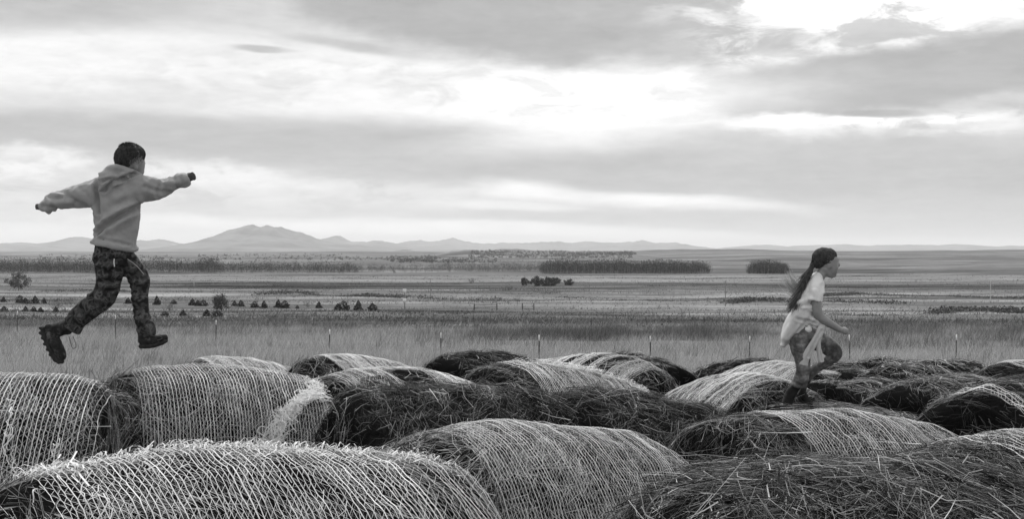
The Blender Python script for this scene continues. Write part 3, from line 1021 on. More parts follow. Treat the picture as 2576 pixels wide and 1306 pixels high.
def brush_lines():
    """low dark willow brush following the creek banks across the valley floor"""
    g = np.random.default_rng(12)
    lines = [[(2040, 748), (2150, 742), (2300, 746), (2420, 748), (2600, 752)], [(1830, 765), (1900, 760), (1990, 763)], [(2090, 762), (2180, 764), (2290, 768)],
             [(640, 744), (760, 740), (900, 746), (1010, 752)], [(1030, 752), (1160, 756), (1260, 755)], [(2330, 792), (2450, 784), (2600, 790)], [(960, 790), (1090, 795), (1200, 790)],
             [(1310, 790), (1500, 792), (1700, 797)], [(0, 758), (60, 757), (160, 760)], [(560, 730), (700, 722), (860, 728)], [(1400, 752), (1560, 754), (1640, 757)],
             [(1850, 738), (1990, 733), (2140, 736)], [(1650, 757), (1800, 752), (1900, 748)], [(100, 736), (250, 733), (330, 735)], [(2180, 722), (2400, 718), (2600, 722)],
             [(0, 696), (200, 694), (420, 698), (600, 696)], [(900, 694), (1150, 697), (1400, 694)], [(1500, 700), (1750, 704), (1960, 699)], [(2120, 696), (2300, 690), (2600, 693)], [(300, 712), (520, 708), (700, 712)], [(880, 716), (1080, 713), (1160, 716)],
             [(1100, 736), (1250, 738), (1400, 741)], [(1620, 722), (1800, 717), (1960, 720)], [(2060, 790), (2200, 798), (2340, 800)]]
    dens = [1.8, 1.4, .9, 1.3, .8, .9, .4, .4, .8, .6, .6, .35, .4, .6, .4, .4, .35, .4, .35, .35, .45, .5, .4, .3, .4]
    X, Y, H = [], [], []
    for ln, de in zip(lines, dens):
        for (a, c) in zip(ln[:-1], ln[1:]):
            A, B = ground_hit(*a), ground_hit(*c)
            L = np.linalg.norm(B - A)
            m = int(L * 15 * de)
            t = g.random(m)
            P = A + (B - A) * t[:, None]
            wv = fbm(np.stack([P[:, 0] / 18, P[:, 1] / 30, 0 * t], 1), 2, 5)
            X.append(P[:, 0] + g.normal(0, .8, m)); Y.append(P[:, 1] + wv * 5 + g.normal(0, 1.6, m))
            H.append(.85 * np.clip((1.0 + .6 * wv) * g.uniform(.5, 1.2, m) * min(1.0, de + .2), .25, 2.2))
    X, Y, H = map(np.concatenate, (X, Y, H))
    rep_ = 3
    gx = np.repeat(X, rep_) + g.normal(0, 1.0, len(X) * rep_); gy = np.repeat(Y, rep_) + g.normal(0, 2.0, len(X) * rep_)
    hh = np.repeat(H, rep_) * .75
    P = np.stack([gx, gy, zg(gx, gy) + hh * g.random(len(gx)) ** 1.3], 1)
    o = tris_mesh('creek_brush', P, g.uniform(.14, .42, len(P)) * np.clip(hh, .4, 1.5), M['woods'], g)
    o.color = (1, 1, 1, 1)
    tag(o, 'dark low brush along the creek banks of the valley', 'brush', kind='stuff')
    # tussocks of grass and sedge over the meadows
    for nm, mt, lab, thr, sgn, n, tone in (('meadow_tussocks', 'grass', 'pale grass tussocks over the valley meadows', -.05, 1, 30000, .55), ('sedge_tussocks', 'weed', 'dark sedge patches streaking the valley meadows', .12, -1, 40000, 1.0)):
        y = 125 * (900 / 125) ** (g.random(n) ** .9); x = g.uniform(-1, 1, n) * .42 * y
        cl = fbm(np.stack([x / 55, y / 16, 0 * x], 1), 4, 71) + g.normal(0, .12, n)
        k = sgn * cl > thr
        scatter_blades(nm, x[k], y[k], np.clip(g.gamma(3, .14, k.sum()), .12, 1.1), M[mt], lab, 'grass' if sgn > 0 else 'sedge', 2, .05, .7, .8, tone, 90 + sgn)


# ------------------------------------------------------------------ trees


def tris_mesh(name, P, size, mat, g, flat=1.0, parent=None, link=True):
    n = len(P)
    a = g.normal(0, 1, (n, 3)); a = norm(a)
    b = norm(np.cross(a, g.normal(0, 1, (n, 3))))
    s = (size if np.ndim(size) else np.full(n, size))[:, None]
    V = np.stack([P + a * s, P - a * s * .5 + b * s * .7, P - a * s * .5 - b * s * .7], 1).reshape(-1, 3)
    return mesh_obj(name, V, np.arange(3 * n).reshape(-1, 3), mat, parent, link=link)


def limb(P0, P1, r0, r1, n=5):
    d = norm(P1 - P0)
    u = norm(np.cross(d, [.3, .9, .2])); v = np.cross(d, u)
    a = np.arange(n) / n * 2 * math.pi
    ring = lambda P, r: P + r * (np.cos(a)[:, None] * u + np.sin(a)[:, None] * v)
    V = np.concatenate([ring(P0, r0), ring(P1, r1)])
    i = np.arange(n); j = (i + 1) % n
    return V, np.stack([i, j, j + n, i + n], 1)


def merge(parts):
    Vs, Qs, k = [], [], 0
    for V, Q in parts:
        Vs.append(V); Qs.append(np.asarray(Q) + k); k += len(V)
    return np.concatenate(Vs), np.concatenate(Qs)


def conifer_mesh(seed):
    g = np.random.default_rng(seed)
    # unit height; boughs in whorls
    P, S = [], []
    fat = g.uniform(.36, .5)
    for k in range(420):
        t = g.random() ** 1.35
        a = g.uniform(0, 2 * math.pi)
        prof = (1 - t) ** .75 if seed % 2 == 0 else math.sqrt(max(0, 1 - (t * 1.02) ** 2.2)) * .95
        r = fat * prof * (.55 + .45 * g.random() ** .5) * (1 + .26 * math.sin(3 * a + 9 * t + seed * 2.1))
        P.append((r * math.cos(a), r * math.sin(a), .04 + t * .95 - .10 * r)); S.append(.10 * (1.15 - .6 * t))
    return np.array(P), np.array(S), g


def round_tree_parts(seed, slim=.5, n=650):
    """unit-height bare deciduous tree: trunk with limbs, and a twiggy crown"""
    g = np.random.default_rng(seed)
    parts = [limb(np.array([0, 0, -.03]), np.array([.01, .01, .35]), .022, .015)]
    tips = []
    for k in range(9):
        a = g.uniform(0, 6.28)
        z0 = g.uniform(.08, .35)
        e = np.array([math.cos(a) * slim * g.uniform(.3, .9), math.sin(a) * slim * g.uniform(.3, .9), z0 + g.uniform(.3, .6)])
        parts.append(limb(np.array([0.005, .005, z0]), e, .012, .004, 4)); tips.append(e)
    V, Q = merge(parts)
    cl = g.normal(0, 1, (26, 3)); cl = norm(cl) * (g.random((26, 1)) ** .4) * np.array([slim, slim, .42]) + np.array([0, 0, .55])
    ci = g.integers(0, 26, n)
    P = cl[ci] + g.normal(0, .075, (n, 3))
    P[:, 2] = np.clip(P[:, 2], .03, 1.05)
    return V, Q, P, g


ORD = ['first', 'second', 'third', 'fourth', 'fifth', 'sixth', 'seventh', 'eighth', 'ninth', 'tenth', 'eleventh', 'twelfth', 'thirteenth', 'fourteenth', 'fifteenth', 'sixteenth', 'seventeenth', 'eighteenth', 'nineteenth', 'twentieth', 'twenty-first', 'twenty-second']


def build_trees():
    g = np.random.default_rng(9)
    variants = []
    for s in range(6):
        P, S, gg = conifer_mesh(s)
        c = tris_mesh('crown', P, S, M['leaf_dark'], gg, link=False).data
        V, Q = limb(np.array([0, 0, -.06]), np.array([0, 0, .5]), .03, .012, 6)
        t = mesh_obj('trunk', V, Q, M['bark'], link=False).data
        variants.append((c, t))

    def conifer(px, py, hpx, label, i, wide=1.):
        p = ground_hit(px, py)
        h = 1.15 * hpx / F * p[1]
        r = empty('conifer', p)
        vv = .85 + .35 * ((i * 37) % 11) / 10
        r.scale = (h * wide * vv * 1.15, h * wide * vv * 1.15, h * (.85 + .3 * ((i * 53) % 7) / 6))
        r.rotation_euler = (.06 * ((i * 29) % 5 - 2), 0, 0)
        tag(r, label, 'conifer', 'small conifers planted in rows in the valley')
        c, t = variants[(i * 5 + i // 3) % 6]
        for nm, me in (('crown', c), ('trunk', t)):
            o = bpy.data.objects.new(nm, me); col.objects.link(o); o.parent = r
    upper = [(8, 762, 14, 1.2), (50, 764, 17, 1.1), (64, 765, 15, 1.2), (88, 765, 16, 1.2), (110, 765, 14, .9), (322, 765, 12, 1.3), (395, 768, 20, 1.), (437, 765, 11, 1.2), (484, 770, 14, 1.2), (497, 771, 15, 1.2), (511, 771, 13, 1.3), (590, 772, 14, 1.1),
             (606, 773, 13, 1.3), (640, 775, 14, 1.3), (664, 776, 20, 1.), (700, 776, 17, 1.1), (716, 777, 20, 1.), (802, 778, 14, 1.3), (850, 780, 15, 1.2), (864, 781, 18, 1.1), (901, 781, 22, .85), (937, 782, 20, 1.1)]
    lower = [(10, 783, 12, 1.3), (64, 784, 11, 1.3), (84, 785, 12, 1.3), (102, 786, 10, 1.3), (140, 786, 12, 1.4), (415, 796, 12, 1.4), (460, 796, 12, 1.3), (520, 797, 18, 1.2), (546, 798, 14, 1.5), (748, 778, 9, 1.3)]
    for i, (x, y, h, w) in enumerate(upper):
        conifer(x, y, h, 'small dark conifer, %s from the left in the upper row beyond the fence' % ORD[i], i, w)
    for i, (x, y, h, w) in enumerate(lower):
        conifer(x, y, h, 'small dark conifer, %s from the left in the lower row beyond the fence' % ORD[i], i + 2, w)

    def leafy(px, py, hpx, slim, label, seed, mat='leaf_mid', n=650, tone=1., name='bare_tree', cat='tree', size=.035):
        p = ground_hit(px, py)
        h = hpx / F * p[1]
        r = empty(name, p)
        r.scale = (h, h, h)
        tag(r, label, cat, 'scattered bushes and trees of the valley')
        V, Q, P, gg = round_tree_parts(seed, slim, n)
        if name == 'round_shrub':
            P[:, 2] = np.clip((P[:, 2] - .16) * 1.12, .02, 1.05)
        mesh_obj('trunk', V, Q, M['bark'], r)
        o = tris_mesh('crown', P, gg.uniform(.4, 1.2, n) * size, M[mat], gg, parent=r)
        o.color = (tone,) * 3 + (1,)
    leafy(46, 732, 44, .68, 'bushy bare tree near the left edge, above the conifer rows', 101, n=1900, size=.05)
    leafy(556, 788, 48, .48, 'grey bare tree rising tallest among the conifers', 102, n=1800, tone=1.0, size=.05)
    leafy(425, 786, 30, .6, 'pale bare shrub among the conifers, right of the boy\'s leg', 103, tone=1.5, name='bare_shrub', cat='shrub')
    leafy(145, 785, 36, .62, 'pale bare shrub among the conifers, left of the boy\'s legs', 104, tone=1.4, name='bare_shrub', cat='shrub')
    leafy(178, 772, 26, .6, 'low bare shrub left of the boy\'s knee', 110, tone=1.3, name='bare_shrub', cat='shrub')
    leafy(775, 778, 20, .7, 'pale low shrub between the conifers near the middle of the row', 105, tone=1.6, name='bare_shrub', cat='shrub')
    for i, (x, y, h, sl, nm) in enumerate([(1323, 719, 20, .7, 'leftmost'), (1350, 721, 25, .62, 'second'), (1373, 722, 24, .62, 'middle'), (1396, 721, 24, .62, 'fourth'), (1431, 719, 19, .75, 'rightmost')]):
        leafy(x, y, h, sl, '%s round shrub of the dark clump in the middle of the valley' % nm, 120 + i, 'woods', 1500, .9, 'round_shrub', 'shrub', .09)
    leafy(1185, 714, 14, .8, 'lone small round shrub left of the dark clump', 130, 'woods', 350, 1.1, 'round_shrub', 'shrub', .06)
    leafy(1278, 731, 15, 1.0, 'low shrub just below the dark clump in the valley', 131, 'woods', 400, 1.4, 'round_shrub', 'shrub', .06)
    leafy(1302, 765, 22, .7, 'pale bare shrub below the dark clump, above the wooden gate', 132, n=400, tone=1.3, name='bare_shrub', cat='shrub')
    leafy(795, 728, 11, .8, 'tiny dark bush in the valley right of the boy', 133, 'woods', 300, 1.1, 'round_shrub', 'shrub', .06)
    leafy(990, 688, 11, .7, 'small bush at the foot of the woods, left of centre', 134, 'woods', 300, 1.1, 'round_shrub', 'shrub', .06)

    # woods: a mass of bare trees along the river
    def woods(name, label, spans, per, seed, tone=1.):
        gg = np.random.default_rng(seed)
        Ps, Ss, tr = [], [], []
        for (x0, x1, yb, ht, de, dep) in spans:
            p0 = ground_hit((x0 + x1) / 2, yb)
            d0 = p0[1]
            m = int(abs(x1 - x0) * de)
            PX = gg.uniform(x0, x1, m); DD = d0 + gg.uniform(0, dep, m)
            ZZ = zg((PX - 1288) / F * DD, DD)
            for q in range(m):
                px, d = PX[q], DD[q]
                x = (px - 1288) / F * d
                edge = min(1, .6 + .4 * min(px - x0, x1 - px) / 14)
                h = ht / F * d0 * gg.uniform(.42, 1.12) * edge * (1 + .05 * math.sin(px * .05))
                z0 = float(ZZ[q])
                n = per
                cl = gg.normal(0, 1, (n, 3)) * np.array([.20, .20, .23]) * h + np.array([x, d, z0 + .55 * h])
                cl[:, 2] = np.clip(cl[:, 2], z0, z0 + h)
                Ps.append(cl); Ss.append(gg.uniform(.3, .8, n) * h * .075)
                if q % 3 == 0:
                    tr.append(limb(np.array([x, d, z0 - .3]), np.array([x + gg.normal(0, .3), d, z0 + h * .7]), .16, .06, 4))
        P = np.concatenate(Ps); S = np.concatenate(Ss)
        o = tris_mesh(name, P, S, M['woods'], gg)
        o.color = (tone,) * 3 + (1,)
        tag(o, label, 'woods', kind='stuff')
        V, Q = merge(tr)
        t = mesh_obj('trunks', V, Q, M['pole'], o)
        t['kind'] = 'stuff'
    woods('woods', 'dark band of bare woods along the river on the left', [(-80, 560, 687, 35, 2.0, 70), (480, 900, 688, 27, 1.7, 60), (-80, 250, 688, 25, .6, 20)], 38, 1, .55)
    woods('thicket', 'paler low thicket in the middle of the river line', [(850, 1390, 685, 20, 1.1, 90), (1100, 1380, 683, 26, .4, 60)], 46, 2, 1.2)
    woods('woods', 'dense dark woods right of the valley centre', [(1360, 1590, 689, 33, 2.8, 50), (1560, 1785, 690, 32, 3.2, 50)], 55, 3, .6)
    woods('grove', 'short isolated dark grove left of the girl\'s head', [(1882, 1982, 690, 32, 4.2, 30)], 75, 4, .6)
    # junipers scattered over the far breaks
    P, S = [], []
    gg = np.random.default_rng(31)
    for (x0, x1, y0, y1, m) in [(1180, 1590, 633, 650, 900), (980, 1100, 645, 660, 160), (1000, 1250, 650, 662, 200), (1450, 1600, 634, 642, 300), (500, 860, 640, 655, 160), (100, 420, 642, 655, 120), (840, 1000, 648, 656, 60)]:
        for q in range(m):
            p = ground_hit(gg.uniform(x0, x1), gg.uniform(y0, y1))
            if p[1] > 4900 or p[1] < 900:
                continue
            h = gg.uniform(1.0, 3.2)
            P.append(p + gg.normal(0, 1, (14, 3)) * np.array([h * .45, h * .45, h * .3]) + np.array([0, 0, h * .5])); S.append(np.full(14, h * .42))
    o = tris_mesh('junipers', np.concatenate(P), np.concatenate(S), M['woods'], gg)
    o.color = (.8, .8, .8, 1)
    tag(o, 'dark junipers dotted over the low breaks below the mountains', 'trees', kind='stuff')


brush_lines()
build_trees()

# ------------------------------------------------------------------ fence posts, poles, gate


def box(x0, x1, y0, y1, z0, z1):
    V = np.array([(x, y, z) for x in (x0, x1) for y in (y0, y1) for z in (z0, z1)], float)
    Q = np.array([(0, 1, 3, 2), (4, 6, 7, 5), (0, 4, 5, 1), (2, 3, 7, 6), (0, 2, 6, 4), (1, 5, 7, 3)])
    return V, Q


def build_fence():
    posts = FENCE
    for i, (px, py) in enumerate(posts):
        d = fence_d(px)
        top = unproj(px, py, d)
        zb = float(zg(top[0], d)[0])
        r = empty('fence_post', (top[0], d, zb))
        lean = [.02, -.015, .01, .03, -.02, 0, .012, -.01, .02, -.025][i]
        r.rotation_euler = (0, lean, i * .4)
        h = top[2] - zb
        tag(r, 'steel fence post with a white tip, %s from the left edge' % ORD[i], 'fence post', 'fence posts across the pasture')
        V, Q = merge([box(-.02, .02, -.004, .004, -.3, h - .24), box(-.004, .004, .004, .04, -.3, h - .24)])
        mesh_obj('post', V, Q, M['steel'], r)
        V, Q = merge([box(-.022, .022, -.006, .006, h - .24, h), box(-.006, .006, .006, .042, h - .24, h)])
        mesh_obj('white_tip', V, Q, M['white_tip'], r)
    d = 70
    poles = [(1825, 708, 772, 'pole', 'thin dark utility pole standing in the valley left of the girl'), (1018, 727, 792, 'pole', 'slender pole with white marker plates left of the valley centre'),
             (2492, 705, 756, 'pole_pale', 'pale thin pole near the right edge of the valley'), (488, 696, 722, 'pole_pale', 'tiny pale pole in the valley right of the boy\'s leg'), (1083, 702, 748, 'pole', 'faint thin pole near the middle of the valley')]
    for (px, y0, y1, mt, lab) in poles:
        p = ground_hit(px, y1)
        h = (y1 - y0) / F * p[1]
        r = empty('utility_pole', p)
        tag(r, lab, 'pole', 'poles in the valley')
        V, Q = limb(np.array([0, 0, -.3]), np.array([0, 0, h]), .13, .08, 8)
        mesh_obj('shaft', V, Q, M[mt], r)
        if px == 1018:
            for zz in (h * .90, h * .53):
                V, Q = box(-.30, .30, -.16, -.12, zz - .35, zz + .35)
                mesh_obj('marker_plate', V, Q, M['white_tip'], r)
        elif px in (1825, 2492):
            V, Q = box(-.5, .5, .09, .17, h - .45, h - .35)
            mesh_obj('crossarm', V, Q, M[mt], r)
    # pasture gate far off
    a, b_, c, e = [ground_hit(x, 781) for x in (1193, 1250, 1314, 1343)]
    for (p, q, lab, rails) in ((a, b_, 'far wooden rail panel between two posts, left of the gap', (.55, 1.05)), (c, e, 'far low rail between two posts, right of the gap', (.25,))):
        r = empty('rail_fence', p)
        tag(r, lab, 'fence')
        for s in (np.zeros(3), q - p):
            V, Q = limb(s + np.array([0, 0, -.3]), s + np.array([0, 0, 1.35]), .12, .10, 6)
            mesh_obj('post', V, Q, M['steel'], r)
        for z in rails:
            V, Q = limb(np.array([0, -.1, z]), (q - p) + np.array([0, -.1, z]), .05, .05, 6)
            mesh_obj('rail', V, Q, M['steel'], r)


build_fence()

# ------------------------------------------------------------------ people


def catmull(P, n=5):
    P = np.asarray(P, float)
    if len(P) < 3:
        t = np.linspace(0, 1, n + 1)[:, None]
        return P[0] * (1 - t) + P[-1] * t
    Q = np.vstack([2 * P[0] - P[1], P, 2 * P[-1] - P[-2]])
    out = []
    for i in range(1, len(Q) - 2):
        for t in np.linspace(0, 1, n, endpoint=False):
            a, b, c, d = Q[i - 1], Q[i], Q[i + 1], Q[i + 2]
            out.append(.5 * ((2 * b) + (-a + c) * t + (2 * a - 5 * b + 4 * c - d) * t * t + (-a + 3 * b - 3 * c + d) * t ** 3))
    out.append(P[-1])
    return np.array(out)


class Figure:
    """collects closed tubes and ellipsoids given in photo units round a distance D; skin() welds them into one surface"""

    def __init__(s, D):
        s.D = D
        s.u = F / D           # photo units per metre
        s.parts = []

    def pt(s, px, py, dy=0.):
        return np.array([(px - 1288) / F * s.D, s.D + dy / s.u, CAMZ - (py - 628) / F * s.D])

    def tube(s, pts, flat=(False, False), ref=(0, 1, 0), n=16, sub=5):
        """pts rows: px, py, depth, r_plane, r_depth(optional)  (photo units)"""
        rows = np.array([list(p) + [p[3]] * (5 - len(p)) for p in pts], float)
        rows = catmull(rows, sub)
        C = np.array([s.pt(*r[:3]) for r in rows])
        ra = np.maximum(rows[:, 3], .5) / s.u; rb = np.maximum(rows[:, 4], .5) / s.u
        T = norm(np.gradient(C, axis=0))
        Bd = np.asarray(ref, float) - T * (T @ np.asarray(ref, float))[:, None]
        Bd = norm(Bd)
        A = np.cross(Bd, T)
        rings = [(C[i], A[i], Bd[i], ra[i], rb[i]) for i in range(len(C))]
        pre, post = [], []
        if not flat[0]:
            for f, k in ((.95, .3), (.75, .66), (.4, .92)):
                pre.insert(0, (C[0] - T[0] * min(ra[0], rb[0]) * k, A[0], Bd[0], ra[0] * f, rb[0] * f))
        if not flat[1]:
            for f, k in ((.95, .3), (.75, .66), (.4, .92)):
                post.append((C[-1] + T[-1] * min(ra[-1], rb[-1]) * k, A[-1], Bd[-1], ra[-1] * f, rb[-1] * f))
        rings = pre + rings + post
        a = np.arange(n) / n * 2 * math.pi
        V = [r[0] + np.cos(a)[:, None] * r[1] * r[3] + np.sin(a)[:, None] * r[2] * r[4] for r in rings]
        m = len(rings)
        V = np.concatenate(V + [rings[0][0][None], rings[-1][0][None]])
        tri = []
        for i in range(m - 1):
            for j in range(n):
                j2 = (j + 1) % n
                tri += [(i * n + j, i * n + j2, (i + 1) * n + j2), (i * n + j, (i + 1) * n + j2, (i + 1) * n + j)]
        for j in range(n):
            j2 = (j + 1) % n
            tri += [(m * n, j2, j), (m * n + 1, (m - 1) * n + j, (m - 1) * n + j2)]
        s.parts.append((V, np.array(tri)))

    def ball(s, px, py, dy, rx, rz, ry=None, tilt=0.):
        """ellipsoid, tilt in the picture plane (degrees clockwise)"""
        ry = rx if ry is None else ry
        nu, nv = 18, 12
        u = np.arange(nu) / nu * 2 * math.pi
        v = np.linspace(0, math.pi, nv)[1:-1]
        P = [(math.sin(b) * math.cos(a) * rx, math.sin(b) * math.sin(a) * ry, math.cos(b) * rz) for b in v for a in u] + [(0, 0, rz), (0, 0, -rz)]
        P = np.array(P) / s.u
        c, sn = math.cos(R_(tilt)), math.sin(R_(tilt))
        P = np.stack([P[:, 0] * c + P[:, 2] * sn, P[:, 1], -P[:, 0] * sn + P[:, 2] * c], 1)
        m = len(v)
        tri = []
        for i in range(m - 1):
            for j in range(nu):
                j2 = (j + 1) % nu
                tri += [(i * nu + j, (i + 1) * nu + j, (i + 1) * nu + j2), (i * nu + j, (i + 1) * nu + j2, i * nu + j2)]
        for j in range(nu):
            j2 = (j + 1) % nu
            tri += [(m * nu, j, j2), (m * nu + 1, (m - 1) * nu + j2, (m - 1) * nu + j)]
        s.parts.append((P + s.pt(px, py, dy), np.array(tri)))

    def skin(s, name, mat, voxel=.009, smooth=6, parent=None, folds=(), rough=0., rscale=18, seed=0, org=None):
        V, Q = merge(s.parts)
        s.parts = []
        tmp = mesh_obj('tmp', V, Q, None)
        md = tmp.modifiers.new('r', 'REMESH'); md.mode = 'VOXEL'; md.voxel_size = voxel
        if smooth:
            ms = tmp.modifiers.new('s', 'SMOOTH'); ms.iterations = smooth; ms.factor = .5
        dg = bpy.context.evaluated_depsgraph_get()
        ev = tmp.evaluated_get(dg)
        me = bpy.data.meshes.new_from_object(ev)
        bpy.data.objects.remove(tmp)
        n = len(me.vertices)
        co = np.empty(n * 3); me.vertices.foreach_get('co', co); co = co.reshape(-1, 3)
        no = np.empty(n * 3); me.vertices.foreach_get('normal', no); no = no.reshape(-1, 3)
        d = np.zeros(n)
        if rough:
            d += rough * fbm(co * np.array([rscale, rscale, rscale]) + seed, 3, seed)
        px = co[:, 0] / s.D * F + 1288
        py = 628 - (co[:, 2] - CAMZ) / s.D * F
        # folds: polyline in the picture plane, width, depth (negative = crease), on the side facing the viewer (or away)
        for (line, wd, amp, side) in folds:
            best = np.full(n, 1e9)
            for (a, b) in zip(line[:-1], line[1:]):
                a = np.array(a, float); b = np.array(b, float)
                ab = b - a
                t = np.clip(((px - a[0]) * ab[0] + (py - a[1]) * ab[1]) / (ab @ ab), 0, 1)
                dd = np.hypot(px - a[0] - t * ab[0], py - a[1] - t * ab[1])
                dd = dd + 0 * t
                best = np.minimum(best, dd)
            wgt = np.clip(-no[:, 1] * 1.5 + .3, 0, 1) if side < 0 else (np.clip(no[:, 1] * 1.5 + .3, 0, 1) if side > 0 else 1)
            x = best / wd
            prof = np.exp(-x * x) - .45 * np.exp(-((x - 1.7) / .8) ** 2)
            d += 1.45 * amp / s.u * prof * wgt
        co = co + no * d[:, None]
        if org is not None:
            co = co - org
        me.vertices.foreach_set('co', co.ravel())
        me.polygons.foreach_set('use_smooth', np.ones(len(me.polygons), bool))
        me.update()
        me.materials.clear()
        me.materials.append(mat)
        me.name = name
        o = bpy.data.objects.new(name, me)
        col.objects.link(o)
        if parent:
            o.parent = parent
        return o

    def hand(s, wx, wy, wd, ang, scale=1., curl=1.):
        """palm with four curled fingers and a thumb leaving its side; ang = direction in the picture (degrees, 0 right, 90 down)"""
        c, sn = math.cos(R_(ang)), math.sin(R_(ang))

        def P(a, b, d):   # along, across (downwards), depth
            a *= scale; b *= scale
            return (wx + a * c - b * sn, wy + a * sn + b * c, wd + d * scale)
        s.tube([P(0, 0, 0) + (7 * scale, 5.5 * scale), P(8, 0, 0) + (9 * scale, 6 * scale), P(17, 0, 0) + (10 * scale, 6 * scale)], sub=3)
        for i, (off, ln) in enumerate(((-7.5, 12), (-2.6, 14), (2.4, 13), (7, 10))):
            r = (3.3, 3.5, 3.4, 2.9)[i] * scale
            s.tube([P(17, off, 0) + (r,), P(17 + ln * .55, off, 3 * curl) + (r,), P(17 + ln * .5, off, 11 * curl) + (r * .95,), P(17 + ln * .05, off, 13 * curl) + (r * .85,)], sub=3, n=10)
        s.tube([P(5, -7, 2) + (3.8 * scale,), P(12, -11, 7) + (3.6 * scale,), P(20, -8, 12) + (3.2 * scale,)], sub=3, n=10)


def cloth_mat(name, lo, hi, scale=120, bump=.25):
    m = mat_noise(name, 9, [(.3, lo), (.7, hi)], 5, .6, bump, scale, spec=.1, r=.95)
    b = m.node_tree.nodes['Principled BSDF']
    b.inputs['Sheen Weight'].default_value = .25
    b.inputs['Sheen Roughness'].default_value = .5
    return m


def camo_mat():
    m, nt, b = new_mat('camouflage_cloth')
    L = nt.links
    tc = nt.nodes.new('ShaderNodeTexCoord')
    t = nt.nodes.new('ShaderNodeTexNoise'); t.inputs['Scale'].default_value = 19; t.inputs['Detail'].default_value = 5; t.inputs['Distortion'].default_value = .6
    L.new(tc.outputs['Object'], t.inputs['Vector'])
    r = ramp(nt, [(0, .018), (.42, .02), (.46, .055), (.53, .065), (.57, .13), (.64, .03)])
    L.new(t.outputs['Fac'], r.inputs[0]); L.new(r.outputs[0], b.inputs['Base Color'])
    b.inputs['Roughness'].default_value = .95
    return m


def hair_strands(o_name, roots, dirs, length, mat, parent, org, width=.0022, droop=.2, seed=0, segs=3, jit=.25):
    g = np.random.default_rng(seed)
    n = len(roots)
    d = norm(dirs + g.normal(0, jit, (n, 3)))
    ln = length * g.uniform(.6, 1.25, n)
    t = np.linspace(0, 1, segs + 1)[None, :, None]
    C = roots[:, None, :] + d[:, None, :] * ln[:, None, None] * t
    C[:, :, 2] -= droop * ln[:, None] * (t[:, :, 0] ** 2)
    side = norm(np.cross(d, np.array([0, 1., 0]) + g.normal(0, .3, (n, 3))))
    W = side[:, None, :] * (width * np.linspace(1, .3, segs + 1))[None, :, None]
    V, Q = ribbons(C, W)
    o = mesh_obj(o_name, V - org, Q, mat, parent)
    o['kind'] = 'stuff'
    return o


def rel(mesh_o, org):
    return mesh_o


M['skin'] = mat_noise('skin', 30, [(.3, .24), (.7, .30)], 4, spec=.35, r=.55, bump=.05, bscale=200)
M['hoodie'] = cloth_mat('grey_fleece', .28, .37)
M['camo'] = camo_mat()
M['boot'] = mat_noise('dark_boot', 22, [(.35, .010), (.55, .03), (.68, .13)], 5, bump=.4, bscale=60, r=.8)
M['boot_plain'] = mat_noise('black_boot', 22, [(.35, .008), (.7, .025)], 5, bump=.3, bscale=60, r=.7)
M['sole'] = mat_noise('rubber_sole', 25, [(.3, .02), (.7, .045)], 3, r=.8, bump=.5, bscale=40)
M['hair_boy'] = mat_island('short_hair', [(0, .012), (.6, .035), (1, .11)], 0, .6, tint=False, spec=.3)
M['hair_girl'] = mat_island('long_hair', [(0, .03), (.6, .085), (1, .22)], .1, .5, tint=False, spec=.4)
M['hair_tip'] = mat_island('painted_sunlit_tips', [(0, .25), (.6, .4), (1, .6)], .35, .5, tint=False, spec=.4)  # lit copy of the long hair, light put into the base colour
M['scalp'] = mat_noise('hair_mass', 60, [(.3, .012), (.7, .04)], 5, bump=.6, bscale=150, stretch=(1, 1, .25))
M['scalp_girl'] = mat_noise('brown_hair_mass', 60, [(.3, .025), (.7, .075)], 5, bump=.6, bscale=150, stretch=(1, 1, .25))
M['dark_hand'] = cloth_mat('dark_hand_cover', .05, .085)
M['tee'] = cloth_mat('white_cotton', .74, .82)
M['sweater'] = cloth_mat('pale_grey_knit', .50, .58)
M['denim'] = mat_noise('worn_denim', 11, [(.32, .05), (.48, .12), (.64, .30)], 6, .65, .4, 150, spec=.1)
M['dark'] = mat_noise('dark_feature', 30, [(.3, .01), (.7, .02)], 2)
M['lace'] = mat_noise('bootlace', 40, [(.3, .05), (.7, .12)], 2)


def cord(name, fig, pts, r, mat, parent, org):
    fig.tube([p + (r,) for p in pts], n=8, sub=5)
    V, Q = merge(fig.parts); fig.parts = []
    return mesh_obj(name, V - org, Q, mat, parent, smooth=True)


